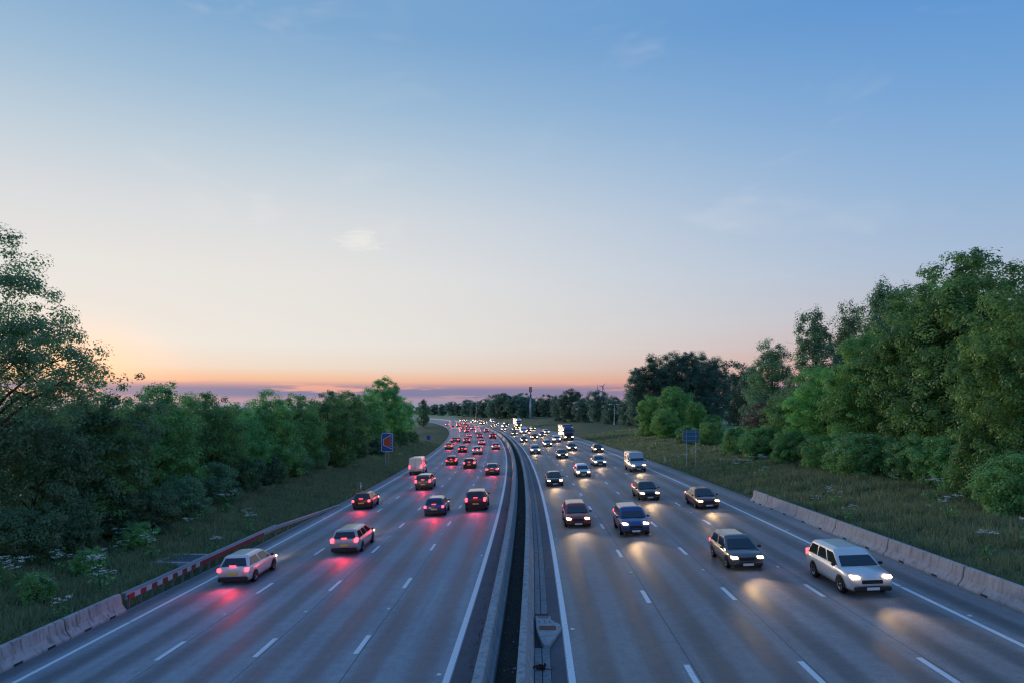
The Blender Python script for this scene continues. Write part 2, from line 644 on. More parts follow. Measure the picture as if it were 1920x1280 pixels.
M_AMBER = emit('marker_amber', (1.0, 0.42, 0.08), 6.0)
M_BLUE = plain('sign_blue', (0.012, 0.10, 0.42), 0.45, var=0.08)
M_BLUEB = plain('sign_back_sky_tint', (0.05, 0.19, 0.31), 0.5, var=0.15)  # grey sign back with the dusk sky's blue tint put into its colour
M_SWHITE = plain('sign_white', (0.8, 0.8, 0.8), 0.45, var=0.05)
M_SORANGE = plain('sign_orange', (0.62, 0.085, 0.022), 0.45, var=0.08)
M_POLE = plain('pole_grey', (0.36, 0.40, 0.45), 0.5, 0.3, var=0.15)
M_MASTW = plain('mast_pale_blue', (0.34, 0.44, 0.56), 0.5, 0.1, var=0.1)
M_MASTD = plain('mast_dark', (0.06, 0.055, 0.06), 0.6, var=0.2)
M_TURB = plain('turbine_grey', (0.25, 0.26, 0.30), 0.5, var=0.05)
M_BROWN = plain('brown_debris', (0.055, 0.028, 0.018), 0.9, var=0.5, scale=18, bump=0.8)


# ================================================================== setting
def strip_grid(name, s_list, d_list, zf, mat, uv=True):
    nd = len(d_list)
    v = [P(s, d, zf(s, d)) for s in s_list for d in d_list]
    f = [(i * nd + j, i * nd + j + 1, (i + 1) * nd + j + 1, (i + 1) * nd + j) for i in range(len(s_list) - 1) for j in range(nd - 1)]
    me = bpy.data.meshes.new(name)
    me.from_pydata([tuple(p) for p in v], [], f)
    if uv:
        ul = me.uv_layers.new(name='UVMap')
        arr = np.zeros((len(f) * 4, 2), dtype=np.float32)
        k = 0
        for i in range(len(s_list) - 1):
            for j in range(nd - 1):
                for (a, b) in ((i, j), (i, j + 1), (i + 1, j + 1), (i + 1, j)):
                    arr[k] = (d_list[b], s_list[a])
                    k += 1
        ul.data.foreach_set('uv', arr.ravel())
    me.update()
    return link_mesh(name, me, mat, None, True)


def frange(a, b, st):
    out = []
    x = a
    while x < b - 1e-6:
        out.append(x)
        x += st
    return out + [b]


S_NEAR = frange(-30, 420, 6) + frange(432, 1500, 12)
s_g = frange(-320, -30, 30) + frange(-24, 300, 4) + frange(312, 900, 12) + frange(950, 5000, 80)
d_g = [-1500, -1000, -600, -350, -200, -120, -80, -60, -45, -36, -31, -28, -25.5, -23, -21.5, -20, -19, -18.6, -17.9, -8, 0, 10,
       19.2, 20, 20.8, 21.5, 23, 25, 27, 30, 33, 36, 42, 55, 80, 120, 200, 350, 600, 1000, 1800, 3200, 6000]
tag(strip_grid('ground', s_g, d_g, e_ground, M_SOIL, False), 'rough grass verge and fields beyond the motorway', 'ground', kind='structure')
left_road = tag(strip_grid('carriageway', S_NEAR, frange(-18.25, -1.0, 17.25 / 6), lambda s, d: e_road(d), M_ASL),
                'blue grey asphalt carriageway left of the central reservation', 'road', kind='structure')
right_road = tag(strip_grid('carriageway', S_NEAR, frange(1.42, 19.9, 18.48 / 6), lambda s, d: e_road(d), M_ASR),
                 'grey brown asphalt carriageway right of the central reservation', 'road', kind='structure')
median = tag(strip_grid('central_reservation', S_NEAR, [-1.0, -0.45, -0.42, 0.30, 0.34, 0.95, 1.42],
                        lambda s, d: e_road(d) - (0.30 if -0.44 < d < 0.32 else 0.012), M_DARK),
             'dark littered strip between the two central walls', 'central reservation', kind='structure')

# --- painted markings and studs, children of their carriageway
ROLL = -math.atan(CROSS)


def road_xf(o, s, d, dz=0.004):
    p = P(s, d, e_road(d) + dz)
    o.location = p
    o.rotation_euler = Matrix.Rotation(heading(s), 4, 'Z').to_3x3().__matmul__(Matrix.Rotation(ROLL, 3, 'Y')).to_euler()


dash_me = MB().box((0, 0, 0), (0.19, 2.0, 0.006)).mesh('lane_dash')
dash_me.materials.append(M_PAINT)
stud_me = MB()
stud_me.box((0, 0, 0.006), (0.13, 0.17, 0.02), bev=0.006).box((0, -0.01, 0.018), (0.09, 0.10, 0.02), bev=0.008)
stud_me = stud_me.mesh('road_stud')
stud_me.materials.append(M_STUD)


def place_marks(road, lines, s0, n):
    for d in lines:
        for i in range(n):
            o = bpy.data.objects.new('lane_dash', dash_me)
            COL.objects.link(o)
            o.parent = road
            road_xf(o, s0 + 9 * i, d)


def far_dashes(road, lines, s0, n0, n1):
    mb = MB()
    for d in lines:
        for i in range(n0, n1):
            s = s0 + 9 * i
            q = [P(s - 1, d - 0.1, e_road(d) + 0.01), P(s - 1, d + 0.1, e_road(d) + 0.01), P(s + 1, d + 0.1, e_road(d) + 0.01), P(s + 1, d - 0.1, e_road(d) + 0.01)]
            mb.add(q, [(0, 1, 2, 3)])
    tag(mb.build('lane_dashes', M_PAINT, road), kind='stuff')


def place_studs(road, lines, s0, n):
    for d in lines:
        for i in range(n):
            o = bpy.data.objects.new('road_stud', stud_me)
            COL.objects.link(o)
            o.parent = road
            road_xf(o, s0 + 18 * i, d)


LL = [-5.6, -9.3, -12.95]
RL = [5.8, 9.45, 13.2]
place_marks(left_road, LL, 16.1, 49)
place_marks(right_road, RL, 21.1, 49)
far_dashes(left_road, LL, 16.1, 49, 140)
far_dashes(right_road, RL, 21.1, 49, 140)
place_studs(left_road, LL, 29.6, 16)
place_studs(right_road, RL, 34.5, 16)
place_studs(left_road, [-2.25], 21.9, 16)
place_studs(right_road, [2.32], 26.0, 16)
place_studs(left_road, [-17.1], 21.9, 16)
place_studs(right_road, [17.3], 26.0, 16)


def edge_line(road, d, wdt, gaps=()):
    mb = MB()
    ss = frange(-20, 420, 4) + frange(432, 1500, 12)
    for a, b in zip(ss, ss[1:]):
        g = 0.0
        for gs in gaps:
            if a <= gs < b:
                g = gs
        segs = [(a, b)] if not g else [(a, g - 0.05), (g + 0.05, b)]
        for (a1, b1) in segs:
            z0, z1 = e_road(d - wdt / 2) + 0.005, e_road(d + wdt / 2) + 0.005
            mb.add([P(a1, d - wdt / 2, z0), P(a1, d + wdt / 2, z1), P(b1, d + wdt / 2, z1), P(b1, d - wdt / 2, z0)], [(0, 1, 2, 3)])
    return mb.build('edge_line', M_PAINT, road)


edge_line(left_road, -1.95, 0.22)
edge_line(left_road, -16.9, 0.2, (29.0,))
edge_line(right_road, 2.05, 0.22)
edge_line(right_road, 17.0, 0.2, (30.2,))

# tarred paving joints along the lane lines
for road, lines in ((left_road, LL), (right_road, RL)):
    for d in lines:
        mb = MB()
        ss_ = frange(10, 220, 3)
        wv = lambda q: 0.17 + 0.02 * math.sin(q * 0.4 + d)
        for a, b in zip(ss_, ss_[1:]):
            mb.add([P(a, d + wv(a) - 0.014, e_road(d + wv(a)) + 0.003), P(a, d + wv(a) + 0.014, e_road(d + wv(a)) + 0.003), P(b, d + wv(b) + 0.014, e_road(d + wv(b)) + 0.003), P(b, d + wv(b) - 0.014, e_road(d + wv(b)) + 0.003)], [(0, 1, 2, 3)])
        mb.build('paving_joint', M_ASM, road)

# dark tarred strips between the edge lines and the walls
for road, a, b in ((left_road, -1.80, -1.0), (right_road, 1.42, 1.90)):
    o = strip_grid('hard_strip', S_NEAR, [a, (a + b) / 2, b], lambda s, d: e_road(d) + 0.004, M_ASM)
    o.parent = road


# ================================================================== central walls
def extrude_along(name, prof, s_list, mat, base=e_road, parent=None, smooth=False, cap=True):
    """prof = list of (d, height above the local road plane)"""
    mb = MB()
    rings = [[P(s, d, base(d) + h) for d, h in prof] for s in s_list]
    mb.loft(rings, closed=True, cap=cap)
    return mb.build(name, mat, parent, smooth)


S_WALL = frange(-25, 300, 5) + frange(310, 1400, 10)
lw = empty('concrete_wall', P(20, -0.8, e_road(-0.8)))
tag(lw, 'long pale concrete wall with sloping face, left of the dark median gap', 'wall')


def child_world(o, par):
    o.parent = par
    o.matrix_parent_inverse = par.matrix_basis.inverted()
    return o


# the left wall is cast in long bays with fine joints
bay = 0
for a in frange(-24, 120, 12)[:-1]:
    o = extrude_along('wall_bay', [(-1.14, -0.05), (-1.10, 0.08), (-0.94, 0.76), (-0.91, 0.80), (-0.66, 0.80), (-0.63, 0.77), (-0.50, 0.25), (-0.42, 0.12), (-0.42, -0.29)],
                      frange(a + 0.012, a + 11.988, 4), M_CON2)
    child_world(o, lw)
o = extrude_along('wall_bay', [(-1.14, -0.05), (-1.10, 0.08), (-0.94, 0.76), (-0.91, 0.80), (-0.66, 0.80), (-0.63, 0.77), (-0.50, 0.25), (-0.42, 0.12), (-0.42, -0.29)],
                  [s for s in S_WALL if s >= 120], M_CON2)
child_world(o, lw)
rw = empty('stepped_concrete_wall', P(20, 0.6, e_road(0.6)))
tag(rw, 'stepped concrete safety wall right of the dark median gap', 'wall')
prof_r = [(0.34, -0.29), (0.34, 0.72), (0.37, 0.75), (0.56, 0.75), (0.60, 0.72), (0.64, 0.48), (0.69, 0.46), (0.74, 0.22), (0.79, 0.20), (0.86, 0.0), (0.86, -0.05)]
for a in frange(-24, 120, 12)[:-1]:
    child_world(extrude_along('wall_bay', prof_r, frange(a + 0.012, a + 11.988, 4), M_CON2), rw)
child_world(extrude_along('wall_bay', prof_r, [s for s in S_WALL if s >= 120], M_CON2), rw)

# --- slotted drainage channel beside the stepped wall
dc = empty('slot_drain', P(20, 1.15, e_road(1.15)))
tag(dc, 'grey slotted drainage channel of concrete blocks beside the stepped wall', 'drain')
for i in range(44):
    a = 12 + 2.0 * i
    if 23.6 < a + 1.0 < 27.2:
        continue
    for (d0, d1, hh) in ((0.875, 1.105, 0.035), (1.135, 1.40, 0.03)):
        hj = hh + random.Random(i * 7 + int(d0 * 10)).uniform(-0.006, 0.006)
        o = extrude_along('channel_block', [(d0, -0.02), (d0, hj - 0.01), (d0 + 0.012, hj), (d1 - 0.012, hj), (d1, hj - 0.01), (d1, -0.02)],
                          [a + 0.012, a + 1.988], M_CHAN)
        child_world(o, dc)
for (d0, d1, hh) in ((0.875, 1.105, 0.035), (1.135, 1.40, 0.03)):
    o = extrude_along('channel_run', [(d0, -0.02), (d0, hh), (d1, hh), (d1, -0.02)], [s for s in S_WALL if s >= 100], M_CHAN)
    child_world(o, dc)

# --- kite-shaped foundation slab with a rusty plate
ks = empty('foundation_slab', P(25.6, 1.35, e_road(1.35)), (0, 0, heading(25.6)))
tag(ks, 'kite shaped grey slab with rusty rectangle on the median drain', 'slab')
kite = [(-0.46, 1.75), (0.16, 1.75), (0.17, 1.25), (0.50, 0.72), (0.54, 0.25), (0.18, -1.15), (0.02, -1.62), (-0.16, -1.62), (-0.24, -1.3), (-0.42, 0.15)]
mb = MB()
mb.loft([[(x, y, -0.05) for x, y in kite], [(x, y, 0.13) for x, y in kite], [(x * 0.95, y * 0.985, 0.15) for x, y in kite]])
mb.build('slab', M_CON2, ks)
mb = MB()
rp = [(-0.30, 0.45), (0.27, 0.47), (0.34, 0.42), (0.32, 0.02), (0.22, -0.04), (-0.22, -0.03), (-0.33, 0.02)]
mb.loft([[(x, y, 0.146) for x, y in rp], [(x, y, 0.157) for x, y in rp]])
mb.build('rusty_plate', M_RUST, ks)
MB().box((-0.14, 1.55, 0.152), (0.42, 0.11, 0.012)).build('slot', M_RUST, ks)
for k in range(4):
    MB().tube([(-0.30 + 0.2 * k, 0.9, 0.14), (-0.30 + 0.2 * k, 0.9, 0.19)], 0.018, 6).build('anchor_bolt', M_RUST, ks)

# --- torn brown debris on the drain
rng = random.Random(5)
db = empty('torn_debris', P(22.0, 1.12, e_road(1.12) + 0.04))
tag(db, 'torn dark brown scrap with trailing strand on the median drain', 'debris')
mb = MB()
for k in range(9):
    a = rng.uniform(0, 6.28)
    L = rng.uniform(0.16, 0.34)
    p0 = Vector((rng.uniform(-0.06, 0.06), rng.uniform(-0.08, 0.08), rng.uniform(0.02, 0.06)))
    dirv = Vector((math.cos(a) * 1.2, math.sin(a) * 0.6, 0))
    mb.tube([p0, p0 + dirv * L * 0.5 + Vector((0, 0, rng.uniform(0.03, 0.10))), p0 + dirv * L + Vector((0, 0, rng.uniform(-0.03, 0.04)))], [0.05, 0.04, 0.008], 6)
mb.build('scrap', M_BROWN, db, True)
MB().tube([(0.1, 0, 0.03), (0.26, -0.03, 0.012), (0.42, 0.0, 0.02)], [0.012, 0.009, 0.005], 5).build('strand', M_BLACK, db)

# --- litter and weeds in the median gap (uncountable)
rng_np = np.random.default_rng(11)


def leaf_quads(pos, nrm, size, aspect=0.55, rg=None):
    rg = rg if rg is not None else rng_np
    n = len(pos)
    nrm = nrm / np.maximum(np.linalg.norm(nrm, axis=1, keepdims=True), 1e-6)
    r = rg.normal(size=(n, 3))
    t = np.cross(nrm, r)
    t /= np.maximum(np.linalg.norm(t, axis=1, keepdims=True), 1e-6)
    b = np.cross(nrm, t)
    s = np.asarray(size).reshape(-1, 1)
    v = np.empty((n, 4, 3))
    v[:, 0] = pos - t * s * 0.5
    v[:, 1] = pos + b * s * 0.5 * aspect + nrm * s * 0.08
    v[:, 2] = pos + t * s * 0.5
    v[:, 3] = pos - b * s * 0.5 * aspect + nrm * s * 0.08
    return v.reshape(-1, 3), np.arange(n * 4).reshape(-1, 4)


N = 5200
ss = rng_np.uniform(14, 110, N) ** 1.0
dd = np.where(rng_np.random(N) < 0.72, rng_np.uniform(-0.40, 0.32, N), -1.18 - np.abs(rng_np.normal(0, 0.16, N)))
pos = np.array([tuple(P(a, b, e_road(b) + (-0.27 if b > -0.5 else 0.018))) for a, b in zip(ss, dd)])
pos[:, 2] += rng_np.random(N) * np.where(dd > -0.5, 0.10, 0.012)
nr = rng_np.normal(size=(N, 3)) * 0.5 + np.array([0, 0, 1])
v, f = leaf_quads(pos, nr, rng_np.uniform(0.025, 0.085, N))
o = link_mesh('leaf_litter', np_mesh('leaf_litter', v, f, rng_np.random(N) ** 2), M_LITTER)
tag(o, 'dead leaves and grit lying along the median gap and wall foot', 'leaf litter', kind='stuff')
N = 70
ss = rng_np.uniform(15, 60, N)
dd = rng_np.uniform(-0.36, 0.28, N)
pos = np.array([tuple(P(a, b, e_road(b) - 0.20)) for a, b in zip(ss, dd)])
v, f = leaf_quads(pos, rng_np.normal(size=(N, 3)) * 0.4 + np.array([0, 0, 1]), rng_np.uniform(0.03, 0.10, N), 0.8)
o = link_mesh('paper_litter', np_mesh('paper_litter', v, f), M_POLE)
tag(o, 'pale scraps of litter caught in the dark median gap', 'litter', kind='stuff')


# ================================================================== roadside barriers
def jersey(name, s0, s1, d, side, h, mat, label, group):
    """precast barrier segment, side=+1 faces right (towards +d), -1 faces left"""
    e = e_road(d)
    prof = [(0.0, -0.10), (0.0, 0.09), (-0.06, 0.14), (-0.20, 0.34 * h / 0.8), (-0.27, h - 0.03), (-0.30, h), (-0.46, h), (-0.49, h - 0.03), (-0.60, 0.3), (-0.68, 0.1), (-0.68, -0.5)]
    prof = [(d + side * a, b) for a, b in prof]
    n = 3
    root = empty(name, P((s0 + s1) / 2, d, e))
    tag(root, label, 'barrier', group)
    mb = MB()
    rings = []
    for k in range(n + 1):
        s = s0 + 0.06 + (s1 - s0 - 0.12) * k / n
        rings.append([P(s, dd_, e + hh) for dd_, hh in prof])
    # chamfered ends
    c0 = sum(rings[0], Vector()) / len(prof)
    c1 = sum(rings[-1], Vector()) / len(prof)
    rings = [[c0 + (q - c0) * 0.965 + (rings[0][0] - rings[1][0]).normalized() * 0.02 for q in rings[0]]] + rings + \
            [[c1 + (q - c1) * 0.965 + (rings[-1][0] - rings[-2][0]).normalized() * 0.02 for q in rings[-1]]]
    mb.loft(rings)
    child_world(mb.build('concrete_block', mat, None), root)
    # lifting slots at the foot
    for q in (0.28, 0.72):
        s = s0 + (s1 - s0) * q
        p = P(s, d + side * -0.004, e + 0.045)
        child_world(MB().box(p, (0.03, 0.42, 0.09), heading(s)).build('lifting_slot', M_DARK, None), root)
    return root


names_l = ['pale concrete barrier block at the left frame edge', 'pale concrete barrier block butting the red and white rail',
           'pale concrete barrier block partly cut off at bottom left']
segs = [(26.9, 30.75, 1), (23.0, 26.9, 0), (19.1, 23.0, 2)]
for a, b, k in segs:
    jersey('concrete_barrier', a, b, -18.1, 1, 0.82, M_CON, names_l[k], 'concrete barrier blocks beside the left verge')
rsegs = [54.0, 48.2, 42.2, 36.2, 30.0, 24.0, 18.0]
ordn = ['second', 'third', 'fourth', 'fifth', 'sixth', 'seventh']
for k, (b, a) in enumerate(zip(rsegs, rsegs[1:])):
    jersey('concrete_barrier', a, b, 19.35, -1, 0.86, M_CONW,
           f'weathered concrete barrier block, {ordn[k]} from the far end of the right row', 'concrete barrier blocks beside the right shoulder')
jersey('concrete_barrier', 54.0, 57.3, 19.35, -1, 0.90, M_CON, 'short paler concrete block ending the right barrier row', 'concrete barrier blocks beside the right shoulder')

# --- steel safety rail with red and white reflective board
rail = empty('safety_rail', P(31, -18.3, e_road(-18.3)))
tag(rail, 'steel safety rail with red and white chequers on the left verge', 'safety rail')


def rail_d(s):
    return -18.28 - (0.0 if s < 46 else 0.0) + (0.25 * max(0, (s - 46) / 18) if s > 46 else 0)


def rail_h(s):
    return 0.78 if s < 50 else 0.78 - 0.68 * min(1, (s - 50) / 16)


rs = frange(30.9, 66, 1.0)
prof_b = [(0.0, 0.0), (0.05, -0.03), (0.085, -0.09), (0.03, -0.14), (0.03, -0.18), (0.085, -0.23), (0.05, -0.29), (0.0, -0.32), (-0.012, -0.32), (-0.012, 0.0)]
mb = MB()
mb.loft([[P(s, rail_d(s) + a, e_road(-18.2) + rail_h(s) + b) for a, b in prof_b] for s in rs])
child_world(mb.build('rail_beam', M_STEEL, None, False), rail)
mb = MB()
mb.loft([[P(s, rail_d(s) + a, e_road(-18.2) + rail_h(s) + 0.03 + b) for a, b in ((-0.2, 0), (0.02, 0), (0.02, -0.025), (-0.2, -0.06))] for s in rs if s < 50])
child_world(mb.build('top_channel', M_STEEL, None), rail)
for k in range(18):
    s = 31.3 + (k * 1.0 if k < 9 else 9 + (k - 9) * 2.4)
    if s > 55:
        break
    p = P(s, rail_d(s) - 0.1, e_road(-18.2))
    mb = MB().box((p.x, p.y, p.z + rail_h(s) / 2 - 0.08), (0.11, 0.07, rail_h(s)), heading(s))
    child_world(mb.build('rail_post', M_POST, None), rail)
k = 0
s = 31.0
while s < 47:
    L = 0.48
    mt = M_RED if (k % 2 == 0 or s > 38) else M_WHITE
    mb = MB()
    q = [P(a, rail_d(a) + 0.092, e_road(-18.2) + rail_h(a) + b) for a, b in ((s, -0.30), (s + L, -0.30), (s + L, -0.06), (s, -0.06))]
    q2 = [P(a, rail_d(a) + 0.102, e_road(-18.2) + rail_h(a) + b) for a, b in ((s, -0.30), (s + L, -0.30), (s + L, -0.06), (s, -0.06))]
    mb.loft([q, q2])
    child_world(mb.build('reflective_board', mt, None), rail)
    s += L + 0.01
    k += 1

# --- inspection chamber in the verge
p = P(40.3, -20.4, e_ground(40.3, -20.4) + 0.1)
ch = empty('inspection_chamber', p, (0, 0, heading(40)))
tag(ch, 'concrete framed square inspection chamber with dark cover in verge', 'manhole')
mb = MB()
for (c, sz) in (((0, 1.1, 0), (2.4, 0.3, 0.3)), ((0, -1.1, 0), (2.4, 0.3, 0.3)), ((-1.05, 0, 0), (0.3, 1.9, 0.3)), ((1.05, 0, 0), (0.3, 1.9, 0.3))):
    mb.box(c, sz, bev=0.02)
mb.build('concrete_surround', M_CON, ch)
MB().box((0, 0, 0.02), (1.8, 1.9, 0.2), bev=0.01).build('cover', M_ASM, ch)
for x in (-0.45, 0.45):
    MB().box((x, 0, 0.125), (0.2, 0.05, 0.02)).build('lifting_handle', M_POST, ch)


# ================================================================== signs and posts
def post_mb(mb, x, h, r=0.06):
    return mb.tube([(x, 0, -0.1), (x, 0, h)], r, 10)


def rounded(wd, ht, r, y, z0, n=4):
    pts = []
    for (cx, cz, a0) in ((wd / 2 - r, z0 + r, -90), (wd / 2 - r, z0 + ht - r, 0), (-wd / 2 + r, z0 + ht - r, 90), (-wd / 2 + r, z0 + r, 180)):
        for k in range(n + 1):
            a = RAD(a0 + 90 * k / n)
            pts.append((cx + r * math.cos(a), y, cz + r * math.sin(a)))
    return pts


S_SIGN = 108
p = P(S_SIGN, -21.1, e_ground(S_SIGN, -21.1))
sg = empty('road_sign', p, (0, 0, heading(S_SIGN)))
tag(sg, 'tall blue road sign with orange lay-by shape and white outline', 'road sign')
zb = 2.5
mb = MB()
mb.loft([rounded(1.86, 2.96, 0.14, 0.0, zb), rounded(1.86, 2.96, 0.14, 0.04, zb)])
mb.build('panel', M_BLUE, sg)
mb = MB()   # white border as a thin ring
a, b = rounded(1.82, 2.92, 0.13, -0.006, zb + 0.02), rounded(1.70, 2.80, 0.09, -0.006, zb + 0.08)
a2, b2 = [(x, -0.002, z) for x, y, z in a], [(x, -0.002, z) for x, y, z in b]
n = len(a)
mb.add(a + b + a2 + b2, [(k, (k + 1) % n, n + (k + 1) % n, n + k) for k in range(n)] +
       [(2 * n + k, 2 * n + (k + 1) % n, (k + 1) % n, k) for k in range(n)] + [(n + k, n + (k + 1) % n, 3 * n + (k + 1) % n, 3 * n + k) for k in range(n)])
mb.build('border', M_SWHITE, sg)


def stroke(mb, p0, p1, wd, y=-0.008):
    dv = Vector((p1[0] - p0[0], p1[1] - p0[1]))
    L = dv.length
    nx, nz = -dv.y / L * wd / 2, dv.x / L * wd / 2
    f = [(p0[0] - nx, p0[1] - nz), (p1[0] - nx, p1[1] - nz), (p1[0] + nx, p1[1] + nz), (p0[0] + nx, p0[1] + nz)]
    mb.loft([[(x, y, z) for x, z in f], [(x, -0.001, z) for x, z in f]])


zt = zb + 2.96
mb = MB()
o4 = [(-0.57, zb + 1.86), (0.50, zb + 2.45), (0.50, zb + 0.72), (-0.57, zb + 1.12)]
mb.loft([[(x, -0.006, z) for x, z in o4], [(x, -0.001, z) for x, z in o4]])
mb.build('orange_bay', M_SORANGE, sg)
mb = MB()
stroke(mb, (-0.62, zb + 1.95), (0.70, zb + 2.74), 0.07)
stroke(mb, (-0.62, zb + 1.98), (-0.62, zb + 1.00), 0.07)
stroke(mb, (-0.62, zb + 1.03), (0.80, zb + 0.42), 0.07)
mb.build('white_outline', M_SWHITE, sg)
for k in range(4):
    mb = MB()
    stroke(mb, (0.62, zb + 0.75 + 0.48 * k), (0.62, zb + 1.05 + 0.48 * k), 0.06)
    mb.build('white_dash', M_SWHITE, sg)
for x in (-0.25, 0.25):
    mb = MB()
    mb.tube([(x, 0.09, -0.1), (x, 0.09, zb + 2.7)], 0.055, 10)
    mb.build('post', M_POLE, sg)

# small blue marker sign further on
p = P(170, -20.6, e_ground(170, -20.6))
sg2 = empty('marker_sign', p, (0, 0, heading(170)))
tag(sg2, 'small square blue marker sign on the left verge before the bend', 'sign')
mb = MB()
mb.loft([rounded(0.95, 0.95, 0.08, 0.0, 1.8), rounded(0.95, 0.95, 0.08, 0.03, 1.8)])
mb.build('panel', M_BLUE, sg2)
MB().tube([(0, 0.07, -0.1), (0, 0.07, 2.7)], 0.045, 8).build('post', M_POLE, sg2)

# sign seen from behind on the right verge
p = P(88, 22.3, e_ground(88, 22.3))
sg3 = empty('road_sign', p, (0, 0, heading(88)))
tag(sg3, 'sky tinted grey back of a two post road sign on right verge', 'road sign')
mb = MB()
mb.loft([rounded(2.1, 1.65, 0.08, 0.06, 3.35), rounded(2.1, 1.65, 0.08, 0.10, 3.35)])
mb.build('panel', M_BLUEB, sg3)
for z in (3.6, 4.2, 4.75):
    MB().box((0, 0.045, z), (2.0, 0.03, 0.07)).build('rail', M_POLE, sg3)
for x in (-0.58, 0.62):
    MB().tube([(x, 0, -0.1), (x, 0, 4.95)], 0.055, 10).build('post', M_POLE, sg3)


def marker_post(s, d, label):
    p = P(s, d, e_ground(s, d) if d < -18 or d > 19 else e_road(d))
    r = empty('marker_post', p, (0, 0, heading(s)))
    tag(r, label, 'marker post', 'verge marker posts')
    MB().box((0, 0, 0.45), (0.13, 0.07, 0.98), bev=0.015).build('post', M_SWHITE, r)
    MB().box((0, -0.04, 0.78), (0.09, 0.012, 0.16)).build('reflector', M_BLUE, r)


marker_post(79, -18.9, 'small white verge marker post beside the left edge line')
marker_post(97, 21.0, 'small white verge marker post before the right hand sign')


def lamp_mast(s, d, h, label, kind, r0=0.16):
    p = P(s, d, e_ground(s, d))
    r = empty('lamp_post' if kind == 'lamp' else 'camera_mast', p, (0, 0, heading(s)))
    tag(r, label, 'lamp post' if kind == 'lamp' else 'mast')
    MB().tube([(0, 0, -0.2), (0, 0, h * 0.25), (0, 0, h)], [r0, r0 * 0.8, r0 * 0.5], 10).build('pole', M_POLE, r)
    MB().tube([(-1.2, 0, h - 0.05), (0, 0, h + 0.05), (1.0, 0, h - 0.05)], 0.06, 6).build('arm', M_POLE, r)
    for x in (-1.5, 1.2):
        mb = MB()
        mb.loft([[(x + a * sc, b * sc, h + z) for a, b in ((-0.55, -0.22), (0.55, -0.22), (0.55, 0.22), (-0.55, 0.22))] for sc, z in ((0.7, 0.14), (1, 0.02), (1, -0.08), (0.8, -0.14))])
        mb.build('lamp_head' if kind == 'lamp' else 'camera_head', M_SWHITE if kind == 'lamp' else M_POST, r)
    MB().box((0, 0, 0.8), (r0 * 2.6, r0 * 2.6, 1.2), bev=0.03).build('base_cabinet', M_POST, r)


lamp_mast(545, 23, 17.5, 'slim two headed mast beside the far end of the bend', 'camera', 0.28)
lamp_mast(262, 47, 8.3, 'grey two headed lamp post in the field before dark trees', 'lamp', 0.16)

# phone mast
p = P(445, 44, e_ground(445, 44))
pm = empty('phone_mast', p)
tag(pm, 'pale blue phone mast with dark antenna head above far trees', 'mast')
MB().tube([(0, 0, -0.3), (0, 0, 8), (0, 0, 14.0)], [0.75, 0.55, 0.42], 14).build('pole', M_MASTW, pm, True)
MB().tube([(0, 0, 14.0), (0, 0, 18.0)], [0.40, 0.30], 12).build('upper_pole', M_MASTD, pm, True)
for k in range(3):
    a = RAD(30 + 120 * k)
    mb = MB().box((0.75 * math.cos(a), 0.75 * math.sin(a), 19.6), (0.42, 0.42, 3.6), a, bev=0.05)
    mb.tube([(0, 0, 18.6), (0.7 * math.cos(a), 0.7 * math.sin(a), 18.6)], 0.07, 6)
    mb.build('antenna', M_MASTD, pm)
MB().tube([(0, 0, 17.8), (0, 0, 21.2)], 0.14, 8).build('spine', M_MASTD, pm)
mb = MB()
mb.tube([(0.5, -0.3, 15.6), (0.5, -0.62, 15.6)], [0.5, 0.38], 12)
mb.build('dish', M_POST, pm)


def turbine(px, z, hub_h, blade, rot, label):
    X = (px - 960) / F * z
    r = empty('wind_turbine', (X, z, 0))
    tag(r, label, 'wind turbine', 'far wind turbines')
    MB().tube([(0, 0, 0), (0, 0, hub_h)], [2.4, 1.3], 12).build('tower', M_TURB, r, True)
    MB().box((0, 2.0, hub_h + 0.8), (3.2, 9, 3.2), bev=0.5).build('nacelle', M_TURB, r)
    MB().tube([(0, -4.0, hub_h + 0.8), (0, -2.5, hub_h + 0.8)], [0.8, 1.9], 10).build('hub', M_TURB, r)
    for k in range(3):
        a = RAD(rot + 120 * k)
        ux, uz = math.sin(a), math.cos(a)
        mb = MB()
        rings = []
        for q, wd in ((0.03, 1.2), (0.12, 3.0), (0.35, 2.3), (0.7, 1.4), (1.0, 0.4)):
            c = Vector((ux * blade * q, -3.2, hub_h + 0.8 + uz * blade * q))
            pv = Vector((uz, 0, -ux))
            rings.append([c + pv * wd / 2, c + Vector((0, 0.5, 0)) * min(1, wd), c - pv * wd / 2, c - Vector((0, 0.4, 0)) * min(1, wd)])
        mb.loft(rings)
        mb.build('blade', M_TURB, r)


turbine(1121, 2400, 80, 20, -5, 'left of two distant wind turbines above the tree line')
turbine(1130, 2500, 96, 17, 40, 'right of two distant wind turbines above the tree line')

